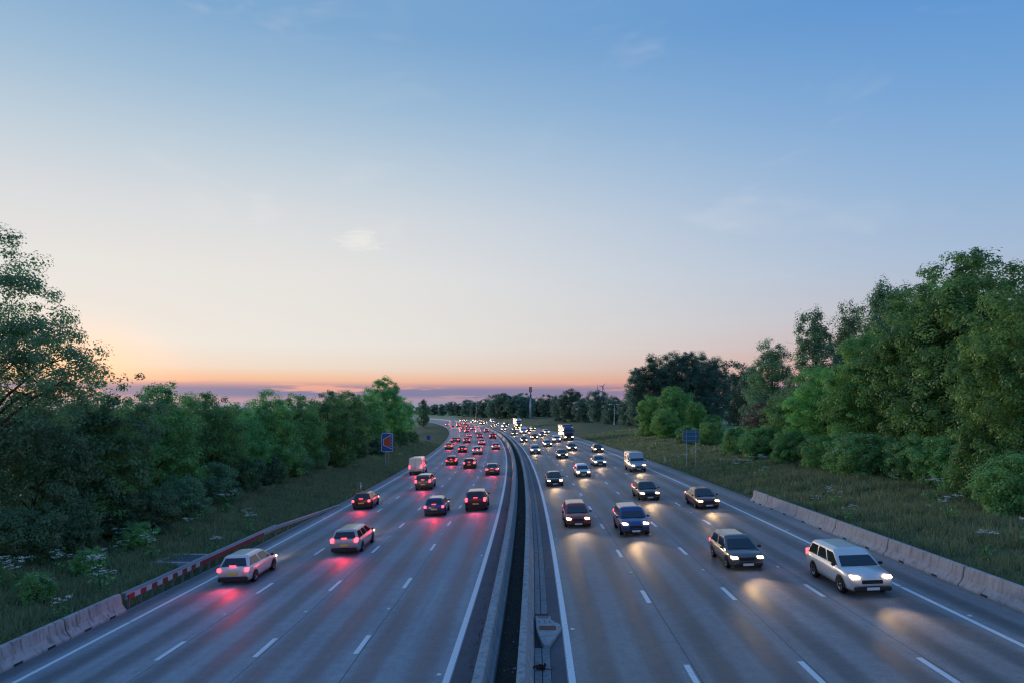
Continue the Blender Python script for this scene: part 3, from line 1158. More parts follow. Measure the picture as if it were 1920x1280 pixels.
# ================================================================== trees
def crown_mesh(name, seed, lobes, n_clump, clump_r, per, leaf, flat=0.75, inner=0.25, up=0.5, spread=0.8, tone_w=0.72):
    """leaf clumps spread over and through a union of ellipsoids (cx,cy,cz,rx,ry,rz)"""
    rg = np.random.default_rng(seed)
    lb = np.array(lobes, dtype=float)
    area = (lb[:, 3] * lb[:, 4] * lb[:, 5]) ** (2 / 3)
    k = rg.choice(len(lb), n_clump * 3, p=area / area.sum())
    dv = rg.normal(size=(len(k), 3))
    dv /= np.linalg.norm(dv, axis=1, keepdims=True)
    rad = np.where(rg.random(len(k)) < inner, rg.uniform(0.25, 0.8, len(k)), rg.uniform(0.84, 1.08, len(k)))
    c = lb[k, :3] + dv * lb[k, 3:6] * rad[:, None]
    ok = np.ones(len(k), bool)
    for j in range(len(lb)):
        q = np.sqrt((((c - lb[j, :3]) / lb[j, 3:6]) ** 2).sum(1))
        ok &= ~((q < 0.66) & (k != j) & (rad > 0.8))
    c, dv = c[ok][:n_clump], dv[ok][:n_clump]
    n = len(c)
    cr = clump_r * rg.uniform(0.6, 1.35, n)
    m = n * per
    ci = np.repeat(np.arange(n), per)
    o = rg.normal(size=(m, 3))
    o /= np.linalg.norm(o, axis=1, keepdims=True)
    rr = rg.random(m) ** 0.42
    off = o * (rr * cr[ci])[:, None]
    off[:, 2] *= flat
    off += dv[ci] * (cr[ci] * 0.25)[:, None]
    pos = c[ci] + off
    nrm = dv[ci] * 0.30 + o * 0.85 + np.array([0, 0, up]) + rg.normal(size=(m, 3)) * spread * 0.38
    size = leaf * rg.uniform(0.6, 1.35, m)
    v, f = leaf_quads(pos, nrm, size, 0.55, rg)
    tone = tone_w * rg.random(n)[ci] + (1 - tone_w) * rg.random(m)
    return np_mesh(name, v, f, np.clip(tone, 0, 1))


def trunk_mesh(name, seed, h, r0, targets, lean=0.3, split=0.35):
    rg = random.Random(seed)
    mb = MB()
    pts, rd = [], []
    nseg = 7
    bx, by = rg.uniform(-lean, lean), rg.uniform(-lean, lean)
    for i in range(nseg + 1):
        t = i / nseg
        pts.append(Vector((bx * t * t + rg.uniform(-0.08, 0.08) * t * h * 0.1, by * t * t + rg.uniform(-0.08, 0.08) * t * h * 0.1, h * t - 0.3)))
        rd.append(r0 * (1.25 if i == 0 else 1.0) * (1 - 0.85 * t))
    mb.tube(pts, rd, 9)
    for (x, y, z) in targets:
        t = max(split * 0.6, min(0.9, z / h * rg.uniform(0.5, 0.75)))
        i = int(t * nseg)
        p0 = pts[i].lerp(pts[min(i + 1, nseg)], t * nseg - i)
        p3 = Vector((x, y, z))
        p1 = p0.lerp(p3, 0.35) + Vector((rg.uniform(-0.3, 0.3), rg.uniform(-0.3, 0.3), 0.12 * (p3 - p0).length))
        p2 = p0.lerp(p3, 0.7) + Vector((rg.uniform(-0.3, 0.3), rg.uniform(-0.3, 0.3), 0.08 * (p3 - p0).length))
        rb = r0 * (1 - 0.85 * t) * 0.55
        mb.tube([p0, p1, p2, p3], [rb, rb * 0.7, rb * 0.45, rb * 0.15], 6)
        for q in range(3):
            a = p2.lerp(p3, rg.uniform(0, 0.6))
            e = a + Vector((rg.uniform(-1, 1), rg.uniform(-1, 1), rg.uniform(0.1, 1))) * (p3 - p0).length * 0.35
            mb.tube([a, a.lerp(e, 0.5) + Vector((0, 0, 0.1)), e], [rb * 0.35, rb * 0.2, rb * 0.06], 5)
    return mb.mesh(name)


def broad_lobes(seed, h, w, base=0.12, n=9):
    """rounded, uneven broadleaf crown: normalised lobes for height h and width w"""
    rg = random.Random(seed)
    out = [(0, 0, h * (0.5 + base / 2), w * 0.36, w * 0.36, h * (0.5 - base / 2) * 0.82)]
    for k in range(n):
        t = (k + 0.5) / n
        z = h * (base + (0.95 - base) * t)
        prof = math.sin(math.pi * min(1, 0.18 + 0.80 * t)) ** 0.6
        a = k * 2.4 + rg.uniform(-0.5, 0.5)
        r = w * 0.30 * prof * rg.uniform(0.6, 1.1)
        sz = w * rg.uniform(0.20, 0.30)
        z = min(z, h - sz * 0.9)
        out.append((r * math.cos(a), r * math.sin(a), z, sz, sz, sz * rg.uniform(0.8, 1.15)))
    return out


def column_lobes(seed, h, w, base=0.15, n=11):
    rg = random.Random(seed)
    out = []
    for k in range(n):
        t = (k + 0.5) / n
        z = h * (base + (0.97 - base) * t)
        prof = (math.sin(math.pi * min(1, 0.25 + 0.74 * t))) ** 0.8
        a = k * 2.4 + rg.uniform(-0.6, 0.6)
        r = w * 0.22 * prof
        sx = w * 0.36 * (0.5 + 0.6 * prof) * rg.uniform(0.7, 1.1)
        sz = h * 0.12 * rg.uniform(0.8, 1.4)
        out.append((r * math.cos(a), r * math.sin(a), min(z, h - sz * 0.8), sx, sx, sz))
    return out


PROTO = {}
ORD = ['first', 'second', 'third', 'fourth', 'fifth', 'sixth', 'seventh', 'eighth', 'ninth', 'tenth', 'eleventh', 'twelfth', 'thirteenth', 'fourteenth', 'fifteenth', 'sixteenth', 'seventeenth', 'eighteenth',
       'nineteenth', 'twentieth', 'twenty-first', 'twenty-second', 'twenty-third', 'twenty-fourth', 'twenty-fifth', 'twenty-sixth']


def proto(key, crown_me, leaf_m, trunk_me, bark_m):
    crown_me.materials.append(leaf_m)
    trunk_me.materials.append(bark_m)
    for p_ in trunk_me.polygons:
        p_.use_smooth = True
    PROTO[key] = (crown_me, trunk_me)


def make_proto(key, lobes, leaf_m, h, r0, n_clump, clump_r, per, leaf, seed, bark=M_BARK, **kw):
    cm = crown_mesh('crown_' + key, seed, lobes, int(n_clump * 1.35), clump_r * 1.2, int(per * 1.35), leaf * 0.95, **kw)
    tm = trunk_mesh('trunk_' + key, seed, h * 0.86, r0, [l[:3] for l in lobes[1:]])
    proto(key, cm, leaf_m, tm, bark)


# unit sizes: the prototypes are built at real size and scaled a little
for k in range(4):
    lb_ = broad_lobes(20 + k, 11, 8.6, 0.06, 13)
    make_proto(f'hedge{k}', lb_, M_LEAF_A, 11, 0.22, 330, 0.62, 75, 0.23, 20 + k)
for k in range(2):
    lb_ = broad_lobes(30 + k, 11, 8.6, 0.06, 13)
    make_proto(f'rear{k}', lb_, M_LEAF_C, 11, 0.22, 260, 0.62, 70, 0.23, 30 + k)  # second rank: shade of the gaps between hedge domes put into darker leaves
for k in range(3):
    lb_ = broad_lobes(40 + k, 16, 11, 0.06, 15)
    make_proto(f'bright{k}', lb_, M_LEAF_B, 16, 0.3, 430, 0.74, 80, 0.27, 40 + k, up=0.7)
for k in range(2):
    lb_ = broad_lobes(50 + k, 18, 11, 0.06, 17)
    make_proto(f'big{k}', lb_, M_LEAF_A, 18, 0.34, 520, 0.70, 80, 0.27, 50 + k, up=0.65)
for k in range(3):
    lb_ = column_lobes(60 + k, 18, 6.5, 0.10, 13)
    make_proto(f'poplar{k}', lb_, M_LEAF_C, 18, 0.25, 300, 0.62, 64, 0.27, 60 + k, flat=1.1)
for k in range(3):
    lb_ = column_lobes(70 + k, 25, 9.5, 0.18, 14)
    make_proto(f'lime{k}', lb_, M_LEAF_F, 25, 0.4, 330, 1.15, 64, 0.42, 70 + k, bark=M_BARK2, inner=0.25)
for k in range(4):
    lb_ = broad_lobes(80 + k, 16, 13, 0.04, 9)
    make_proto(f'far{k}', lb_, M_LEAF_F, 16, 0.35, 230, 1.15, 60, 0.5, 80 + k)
for k in range(2):
    lb_ = broad_lobes(90 + k, 11, 9, 0.02, 10)
    make_proto(f'mid{k}', lb_, M_LEAF_B, 11, 0.25, 300, 0.75, 60, 0.30, 90 + k)
for k in range(3):
    lb_ = broad_lobes(100 + k, 4, 5, 0.0, 8)
    make_proto(f'shrub{k}', lb_, M_LEAF_C, 3.4, 0.07, 160, 0.42, 60, 0.19, 100 + k)
for k in range(2):
    lb_ = broad_lobes(110 + k, 4.2, 5, 0.0, 8)
    make_proto(f'shrubb{k}', lb_, M_LEAF_A, 3.6, 0.07, 170, 0.42, 60, 0.19, 110 + k)
lb_ = broad_lobes(120, 6, 6, 0.0, 8)
make_proto('purple', lb_, M_LEAF_E, 5.2, 0.1, 190, 0.5, 60, 0.22, 120)

# the tall open tree at the left frame edge: separate boughs with the sunset between them
tall = [(0.5, 0, 16.2, 2.5, 2.4, 1.9), (-3.2, 0.5, 15.6, 2.6, 2.4, 1.8), (2.1, 0.6, 14.0, 2.2, 2.2, 1.5), (-1.2, -0.5, 13.2, 2.6, 2.3, 1.6),
        (3.6, 0, 12.2, 1.8, 2.0, 1.1), (4.7, 0.3, 11.4, 1.9, 1.8, 0.95), (1.2, -0.3, 11.3, 2.3, 2.0, 1.0), (-2.8, 0.2, 11.0, 2.6, 2.3, 1.3),
        (5.1, -0.2, 9.9, 1.6, 1.6, 0.85), (2.9, 0.3, 9.4, 2.0, 1.8, 0.8), (-1.0, 0.2, 8.8, 2.6, 2.2, 0.9), (3.9, 0.1, 8.2, 1.4, 1.5, 0.5),
        (0.2, 0, 7.0, 2.2, 2.0, 0.8), (-3.4, 0.1, 7.4, 2.4, 2.0, 1.2)]
make_proto('tall', tall, M_LEAF_C, 17, 0.36, 420, 0.60, 85, 0.17, 7, inner=0.18)
# ash sapling with a few thin upright shoots
sap = [(0, 0, 4.0, 1.8, 1.8, 2.8), (1.6, 0.2, 7.8, 0.45, 0.45, 1.5), (0.4, -0.3, 8.3, 0.55, 0.5, 1.4), (-0.9, 0.3, 7.6, 0.7, 0.7, 1.4), (2.5, 0, 6.8, 0.6, 0.6, 1.2), (1.2, 0.5, 5.8, 1.3, 1.2, 1.3)]
make_proto('sapling', sap, M_LEAF_C, 9, 0.1, 170, 0.42, 36, 0.20, 8, inner=0.1)
silver = broad_lobes(131, 9, 8, 0.03, 12)
make_proto('silver', silver, M_LEAF_D, 9, 0.2, 330, 0.55, 70, 0.20, 131, up=0.3, spread=1.2)


def tree(key, x, y, label, cat, group=None, sc=1.0, scz=None, rot=None, name='tree', rs=[0]):
    rs[0] += 1
    cm, tm = PROTO[key]
    r = empty(name, (x, y, ground_at(x, y) - 0.05), (0, 0, rot if rot is not None else (rs[0] * 2.399) % 6.283))
    r.scale = (sc, sc, scz or sc)
    tag(r, label, cat, group)
    a = bpy.data.objects.new('crown', cm)
    COL.objects.link(a)
    a.parent = r
    b = bpy.data.objects.new('trunk', tm)
    COL.objects.link(b)
    b.parent = r
    return r


def tree_px(key, px, z, top, h0, label, cat='tree', group=None, wide=1.0, **kw):
    """stands at distance z on the bearing of picture column px; top gives its height"""
    x = (px - 960) / F * z
    g = ground_at(x, z)
    h = H + (768 - top) * z / F - g
    return tree(key, x, z, label, cat, group, h / h0 * wide, h / h0, **kw)


# --- left side
G_L = 'trees lining the left verge'
tree_px('tall', -50, 38, 440, 18, 'tall open crowned tree against the sunset at left frame edge', group=G_L, rot=0.0, name='tall_tree')
tree_px('silver', 62, 42, 744, 9.3, 'pale silvery green tree below the tall left edge tree', group=G_L, wide=0.85, name='silver_tree')
tree_px('sapling', 196, 46, 690, 9.6, 'thin ash sapling with bare shoots rising beside the tall left tree', group=G_L, rot=0.3, name='sapling')
row = [('hedge0', 178, 47, 752, 1.0, 'dark rounded tree directly behind the ash sapling'),
       ('hedge1', 292, 57, 728, 0.95, 'rounded tree with the highest top left of the hedge dip'),
       ('hedge2', 395, 66, 736, 0.95, 'broad light green tree in the middle of the left hedge row'),
       ('hedge3', 452, 74, 768, 1.0, 'low bright tree leaning out in the middle of the left hedge row'),
       ('hedge0', 506, 80, 740, 0.95, 'rounded tree just right of the bright leaning hedge tree'),
       ('hedge1', 560, 90, 745, 0.95, 'fifth rounded tree of the left row counted from the blue sign'),
       ('hedge2', 615, 100, 732, 0.9, 'fourth rounded tree of the left row counted from the blue sign'),
       ('hedge3', 652, 116, 736, 0.95, 'third rounded tree of the left row counted from the blue sign'),
       ('hedge0', 690, 134, 733, 0.9, 'second tree of the left row counted from its tall far end')]
for key, px, z, top, wd, lab in row:
    tree_px(key, px, z, top, 11.2, lab, group=G_L, wide=wd, name='hedge_tree')
tree_px('big0', 722, 160, 711, 18.2, 'tallest broad tree ending the left row above the blue sign', group=G_L, wide=1.05, name='broad_tree')
tree_px('hedge2', 752, 176, 742, 11.2, 'dense tree tucked beside the tallest tree ending the left row', group=G_L, wide=0.9, name='hedge_tree')
tree_px('poplar0', 794, 330, 748, 18.2, 'lone small dark tree on the inside of the bend', group=G_L, wide=1.15, name='lone_tree')
back = [(240, 62, 757), (345, 74, 750), (440, 86, 752), (530, 100, 756), (590, 118, 752), (660, 140, 748), (120, 52, 745)]
for i, (px, z, top) in enumerate(back):
    tree_px(f'rear{i % 2}', px, z, top + 6, 11.2, f'tree of the second rank behind the left row, {ORD[{6: 0, 0: 1, 1: 2, 2: 3, 3: 4, 4: 5, 5: 6}[i]]} from frame edge', group='second rank trees behind the left row', wide=1.05, name='hedge_tree')
lowl = [(30, 39, 0.8), (130, 43, 0.75), (205, 48, 0.8), (270, 50, 0.8), (330, 56, 0.8), (385, 62, 0.85), (440, 70, 0.85), (492, 78, 0.8), (538, 86, 0.85), (580, 94, 0.8), (620, 104, 0.8),
        (660, 118, 0.85), (690, 132, 0.9), (715, 148, 0.9), (742, 162, 0.9), (765, 178, 0.8)]
for i, (px, z, sc) in enumerate(lowl):
    x = (px - 960) / F * z
    tree(f'shrub{i % 3}', x + 1.5, z - 2, f'dark shrub at the foot of the left hedge row, {ORD[i]} from the frame edge', 'shrub', 'shrubs at the foot of the left row', sc, name='shrub')

# --- right side
G_R = 'trees on the right bank'
rt = [('bright0', 1925, 45, 545, 16.2, 0.9, 'bright green tree leaning in at the right frame edge'),
      ('big1', 1838, 57, 482, 18.2, 1.0, 'tallest dark green tree near the right frame edge'),
      ('big0', 1735, 63, 556, 18.2, 1.05, 'broad deep green tree left of the tallest right tree'),
      ('bright1', 1628, 69, 632, 16.2, 1.0, 'rounded bright green tree in the middle of the right bank'),
      ('bright2', 1548, 76, 690, 16.2, 1.1, 'lower bright green tree left of the rounded bright tree'),
      ('poplar1', 1528, 90, 588, 18.2, 1.0, 'dark pointed tree rising behind the bright green trees'),
      ('poplar2', 1446, 100, 644, 18.2, 1.25, 'grey green feathery tree at the left end of right bank'),
      ('poplar0', 1655, 92, 533, 18.2, 0.9, 'slim poplar top showing left of the broad deep green tree'),
      ('poplar1', 1692, 94, 545, 18.2, 0.8, 'second slim poplar top beside the broad deep green tree'),
      ('poplar2', 1592, 98, 576, 18.2, 0.75, 'small pointed poplar top between dark pointed and slim poplars'),
      ('hedge2', 1485, 84, 725, 11.2, 1.1, 'mid green bushy tree below the grey green feathery tree'),
      ('big1', 1790, 68, 525, 18.2, 1.1, 'deep green tree filling the gap behind the tallest right tree')]
for key, px, z, top, h0, wd, lab in rt:
    tree_px(key, px, z, top, h0, lab, group=G_R, wide=wd, name='bank_tree')
tree_px('purple', 1436, 92, 755, 6.1, 'purplish brown leaved bush below the feathery tree', cat='shrub', name='purple_bush')
for i, (px, z, sc) in enumerate([(1905, 40, 0.9), (1850, 46, 1.0), (1775, 51, 0.95), (1715, 55, 0.95), (1660, 60, 0.85), (1590, 65, 0.9), (1540, 69, 0.8), (1480, 76, 0.9), (1420, 84, 0.9), (1385, 92, 1.0), (1330, 112, 1.0), (1290, 120, 0.9)]):
    x = (px - 960) / F * z
    tree(f'shrubb{i % 2}', x, z, f'green shrub at the foot of right bank trees, {ORD[i]} from the frame edge', 'shrub', 'shrubs at the foot of the right bank', sc, name='shrub')

# poplars / limes across the field
for i, (px, z, top, wd, lab) in enumerate([(1196, 235, 690, 0.75, 'leftmost of the tall dark trees in a row across the field'),
                                           (1226, 232, 668, 0.85, 'second of the tall dark trees in a row across the field'),
                                           (1258, 238, 663, 0.85, 'third of the tall dark trees in a row across the field'),
                                           (1290, 234, 662, 0.8, 'fourth of the tall dark trees in a row across the field'),
                                           (1318, 240, 664, 0.7, 'fifth of the tall dark trees in a row across the field'),
                                           (1342, 228, 672, 0.7, 'sixth of the tall dark trees in a row across the field')]):
    tree_px(f'lime{i % 3}', px, z, top, 25.2, lab, group='tall trees across the field', wide=wd * 1.35, name='tall_field_tree')
tree_px('far1', 1385, 260, 682, 16.2, 'bluish green tree between field row and right bank', wide=0.8, name='field_tree')
tree_px('far0', 1410, 240, 690, 16.2, 'dark green tree just left of the feathery right bank tree', wide=0.8, name='field_tree')
for i, (px, z, top, wd, lab) in enumerate([(1222, 152, 742, 1.0, 'yellow green tree standing before the tall field row'),
                                           (1262, 146, 722, 0.85, 'highest yellow green tree before the tall field row'),
                                           (1305, 150, 752, 0.9, 'small yellow green tree right of the highest one'),
                                           (1336, 135, 775, 1.0, 'low bush like tree behind the two post sign'),
                                           (1248, 138, 765, 1.2, 'low dark green bush tree before the yellow green trees')]):
    tree_px(f'mid{i % 2}', px, z, top, 11.2, lab, group='yellow green trees before the field row', wide=wd, name='field_tree')
# far belt on the outside of the bend
far = [(1180, 250, 745), (1152, 275, 742), (1122, 300, 735), (1095, 318, 744), (1072, 332, 730), (1050, 350, 742), (1030, 560, 741), (1012, 575, 745), (985, 470, 745),
       (968, 480, 741), (948, 500, 738), (930, 520, 742), (912, 560, 748), (893, 600, 752), (878, 640, 750), (862, 690, 756), (846, 720, 752), (830, 760, 757), (815, 800, 758),
       (975, 640, 738), (938, 700, 739), (990, 700, 744), (800, 860, 760), (785, 900, 762), (1140, 330, 748), (1110, 360, 750)]
far.sort()
for i, (px, z, top) in enumerate(far):
    tree_px(f'far{i % 4}', px, z, top, 16.2, f'dark rounded tree, {ORD[i]} from the left in the far belt outside the bend', group='far belt of trees outside the bend', wide=1.0 if z < 400 else 1.25, name='far_tree')
# a hazy wood behind everything, down to the horizon
rgw = np.random.default_rng(77)
lob = []
for i in range(110):
    a = RAD(-47 + 96 * i / 109.0)
    rr = 1150 + rgw.uniform(-140, 260)
    x, y = math.sin(a) * rr, math.cos(a) * rr
    hh = rgw.uniform(8, 15)
    lob.append((x, y, 1.5 + hh * 0.45, rgw.uniform(18, 30), rgw.uniform(14, 24), hh * 0.62))
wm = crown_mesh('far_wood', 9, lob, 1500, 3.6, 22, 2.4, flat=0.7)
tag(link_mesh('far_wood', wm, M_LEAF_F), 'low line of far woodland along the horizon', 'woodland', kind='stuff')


# --- flowering elders and cow parsley
def blossom(seed, lobes, n, r, zmin=0.0):
    rg = np.random.default_rng(seed)
    lb = np.array(lobes)
    k = rg.integers(0, len(lb), n)
    dv = rg.normal(size=(n, 3))
    dv[:, 2] = np.abs(dv[:, 2]) * 0.8
    dv /= np.linalg.norm(dv, axis=1, keepdims=True)
    c = lb[k, :3] + dv * lb[k, 3:6] * 1.08
    per = 14
    ci = np.repeat(np.arange(n), per)
    off = rg.normal(size=(n * per, 3)) * r * 0.5
    off[:, 2] *= 0.25
    v, f = leaf_quads(c[ci] + off, rg.normal(size=(n * per, 3)) * 0.4 + np.array([0, 0, 1]), np.full(n * per, 0.075), 0.9, rg)
    me = np_mesh('blossom', v, f)
    me.materials.append(M_BLOS)
    return me


BL = [blossom(200 + k, broad_lobes(110 + k, 4.2, 5, 0.0, 8), 95, 0.16) for k in range(2)]
eld = [(1612, 60, 0.95, 'elder bush with white blossom below the rounded bright tree'), (1805, 49, 0.85, 'elder bush with white blossom below the tallest right tree'),
       (1452, 83, 0.9, 'elder bush with white blossom below the purplish bush'), (1392, 98, 0.8, 'elder bush with white blossom nearest the two post sign'),
       (1528, 72, 0.7, 'small elder bush with white blossom between two larger elders'), (70, 31.5, 0.34, 'low elder with white blossom above the left concrete blocks'),
       (262, 43.5, 0.4, 'low elder with white blossom behind the inspection chamber'), (165, 36.5, 0.36, 'low elder with white blossom below the silvery tree')]
for i, (px, z, sc, lab) in enumerate(eld):
    x = (px - 960) / F * z
    r = tree(f'shrubb{i % 2}', x, z, lab, 'elder', 'flowering elder bushes', sc, rot=i * 1.3, name='elder_bush')
    b = bpy.data.objects.new('blossom', BL[i % 2])
    COL.objects.link(b)
    b.parent = r
    b['kind'] = 'stuff'


def parsley_mesh(seed):
    rg = random.Random(seed)
    st, hd = MB(), []
    for k in range(5):
        a = rg.uniform(0, 6.28)
        L = rg.uniform(0.8, 1.35)
        ex, ey = math.cos(a) * 0.28 * L, math.sin(a) * 0.28 * L
        st.tube([(0, 0, -0.05), (ex * 0.4, ey * 0.4, L * 0.55), (ex, ey, L)], [0.012, 0.009, 0.005], 4, False)
        for q in range(3):
            b = rg.uniform(0, 6.28)
            hd.append((ex + math.cos(b) * 0.14, ey + math.sin(b) * 0.14, L + rg.uniform(-0.03, 0.08)))
            st.tube([(ex * 0.85, ey * 0.85, L * 0.87), hd[-1]], [0.005, 0.003], 3, False)
    c = np.array(hd)
    g = np.random.default_rng(seed)
    ci = np.repeat(np.arange(len(c)), 16)
    off = g.normal(size=(len(ci), 3)) * np.array([0.06, 0.06, 0.012])
    v, f = leaf_quads(c[ci] + off, g.normal(size=(len(ci), 3)) * 0.3 + np.array([0, 0, 1]), np.full(len(ci), 0.05), 0.9, g)
    hm = np_mesh('flower_head', v, f)
    hm.materials.append(M_BLOS)
    n = 60
    pos = g.normal(size=(n, 3)) * np.array([0.22, 0.22, 0.0]) + np.array([0, 0, 1]) * (g.random(n) * 0.7 + 0.05)[:, None]
    v, f = leaf_quads(pos, g.normal(size=(n, 3)) * 0.5 + np.array([0, 0, 1]), g.uniform(0.12, 0.26, n), 0.45, g)
    lm = np_mesh('leaves', v, f, g.random(n))
    lm.materials.append(M_LEAF_A)
    sm = st.mesh('stems')
    sm.materials.append(M_LEAF_A)
    return sm, hm, lm


PAR = [parsley_mesh(300 + k) for k in range(3)]
rgp = random.Random(91)


def parsley(s, d, i, label, group):
    r = empty('cow_parsley', P(s, d, e_ground(s, d)), (0, 0, rgp.uniform(0, 6.28)))
    r.scale = (rgp.uniform(0.8, 1.25),) * 3
    tag(r, label, 'wildflower', group)
    for nm, me in zip(('stems', 'flower_heads', 'leaves'), PAR[i % 3]):
        o_ = bpy.data.objects.new(nm, me)
        COL.objects.link(o_)
        o_.parent = r
        o_['kind'] = 'stuff'


for i in range(28):
    parsley(22 + 40 * rgp.random() ** 1.3, -19.4 - 7.5 * rgp.random() ** 0.8, i, 'white flowered cow parsley growing in the left verge', 'cow parsley in the left verge')
for i in range(34):
    parsley(26 + 75 * rgp.random(), 21.5 + 11 * rgp.random(), i, 'white flowered cow parsley growing on the right bank', 'cow parsley on the right bank')


def grass(name, n, smin, smax, dmin, dmax, hmin, hmax, seed, label):
    g = np.random.default_rng(seed)
    s_ = smin + (smax - smin) * g.random(n) ** 1.7
    d_ = g.uniform(dmin, dmax, n)
    base = np.array([tuple(P(a, b, e_ground(a, b) - 0.02)) for a, b in zip(s_, d_)])
    per = 5
    ci = np.repeat(np.arange(n), per)
    m = n * per
    clump = 0.55 + 0.9 * (np.sin(s_ * 0.9 + d_ * 1.7) * np.sin(s_ * 0.37 - d_ * 1.1) * 0.5 + 0.5)
    h = g.uniform(hmin, hmax, m) * clump[ci]
    b0 = base[ci] + g.normal(size=(m, 3)) * np.array([0.10, 0.10, 0])
    lean = g.normal(size=(m, 3)) * np.array([0.35, 0.35, 0]) * h[:, None]
    side = g.normal(size=(m, 3)) * np.array([1, 1, 0])
    side /= np.maximum(np.linalg.norm(side, axis=1, keepdims=True), 1e-6)
    wd = (0.012 + 0.0004 * s_[ci])[:, None]
    v = np.empty((m, 3, 3))
    v[:, 0] = b0 - side * wd
    v[:, 1] = b0 + side * wd
    v[:, 2] = b0 + lean + np.array([0, 0, 1]) * h[:, None]
    me = np_mesh(name, v.reshape(-1, 3), np.arange(m * 3).reshape(-1, 3), g.random(n)[ci] * 0.6 + g.random(m) * 0.4, 3)
    tag(link_mesh(name, me, M_GRASS), label, 'grass', kind='stuff')


grass('verge_grass', 26000, 17, 190, -27.5, -18.75, 0.18, 0.5, 1, 'rough grass of the left verge behind the barrier')
grass('bank_grass', 30000, 24, 190, 20.6, 36, 0.2, 0.6, 2, 'rough grass of the right bank behind the concrete blocks')

#@@CARS
# ================================================================== vehicles (standing still, lamps lit)
def section(w, zb, zt, y, crown=0.03, tuck=0.93):
    h = zt - zb
    half = [(0.0, zb), (w * 0.82, zb), (w * 0.955, zb + 0.05), (w * 0.985, zb + h * 0.28), (w, zb + h * 0.52), (w * 0.985, zb + h * 0.74), (w * tuck, zt - h * 0.06), (w * (tuck - 0.07), zt), (0.0, zt + crown)]
    pts = half + [(-x, z) for x, z in reversed(half[1:-1])]
    return [Vector((x, y, z)) for x, z in pts]


def wheel(parent, x, y, r, wd, rim=M_RIM):
    sgn = 1 if x > 0 else -1
    mb = MB()
    n = 20
    rings = []
    for (rr, xx) in ((r * 0.62, -wd / 2), (r * 0.93, -wd / 2), (r, -wd * 0.32), (r, wd * 0.32), (r * 0.93, wd / 2), (r * 0.62, wd / 2)):
        rings.append([(x + xx * sgn, y + rr * math.cos(2 * math.pi * k / n), r + rr * math.sin(2 * math.pi * k / n)) for k in range(n)])
    mb.loft(rings, cap=False)
    w_ = mb.build('wheel', M_TYRE, parent, True)
    mb = MB()
    rings = []
    for (rr, xx) in ((r * 0.62, wd * 0.5), (r * 0.56, wd * 0.40), (r * 0.2, wd * 0.34), (0.02, wd * 0.42)):
        rings.append([(x + xx * sgn, y + rr * math.cos(2 * math.pi * k / n), r + rr * math.sin(2 * math.pi * k / n)) for k in range(n)])
    mb.loft(rings, cap=False)
    mb.build('rim', rim, w_)
    mb = MB()
    for k in range(5):
        a = 2 * math.pi * k / 5
        c = (x + sgn * wd * 0.43, y + r * 0.36 * math.cos(a), r + r * 0.36 * math.sin(a))
        u = Vector((0, math.cos(a), math.sin(a)))
        v_ = Vector((0, -math.sin(a), math.cos(a)))
        q = [Vector(c) + u * s1 * r * 0.2 + v_ * s2 * r * 0.055 for s1, s2 in ((-1, -1), (1, -1), (1, 1), (-1, 1))]
        mb.loft([q, [t + Vector((sgn * 0.02, 0, 0)) for t in q]])
    tag(mb.build('spokes', M_BLACK, w_), kind='stuff')
    # dark wheel arch behind the tyre
    mb = MB()
    ra = r * 1.16
    arc = [(y + ra * math.cos(math.pi * k / 12), r * 0.98 + ra * math.sin(math.pi * k / 12)) for k in range(13)]
    inn = [(y + r * 0.5 * math.cos(math.pi * k / 12), r * 0.7 + r * 0.5 * math.sin(math.pi * k / 12)) for k in range(13)]
    xo = x + sgn * wd * 0.46
    vs = [(xo, a, b) for a, b in arc] + [(xo, a, b) for a, b in inn]
    mb.add(vs, [(k, k + 1, 14 + k, 13 + k) for k in range(12)])
    mb.build('wheel_arch', M_BLACK, parent)


def panel4(name, corners, mat, parent, out, inset=0.0, th=0.012):
    """thin pane laid on a quad face, pushed out along its normal"""
    c = [Vector(p) for p in corners]
    mid = sum(c, Vector()) / 4
    n = (c[1] - c[0]).cross(c[3] - c[0]).normalized()
    if n.dot(Vector(out)) < 0:
        n = -n
    q = [mid + (p - mid) * (1 - inset) + n * 0.004 for p in c]
    mb = MB()
    mb.loft([[p - n * 0.02 for p in q], [p + n * th for p in q], [mid + (p + n * (th + 0.004) - mid) * 0.96 for p in q]])
    return mb.build(name, mat, parent)


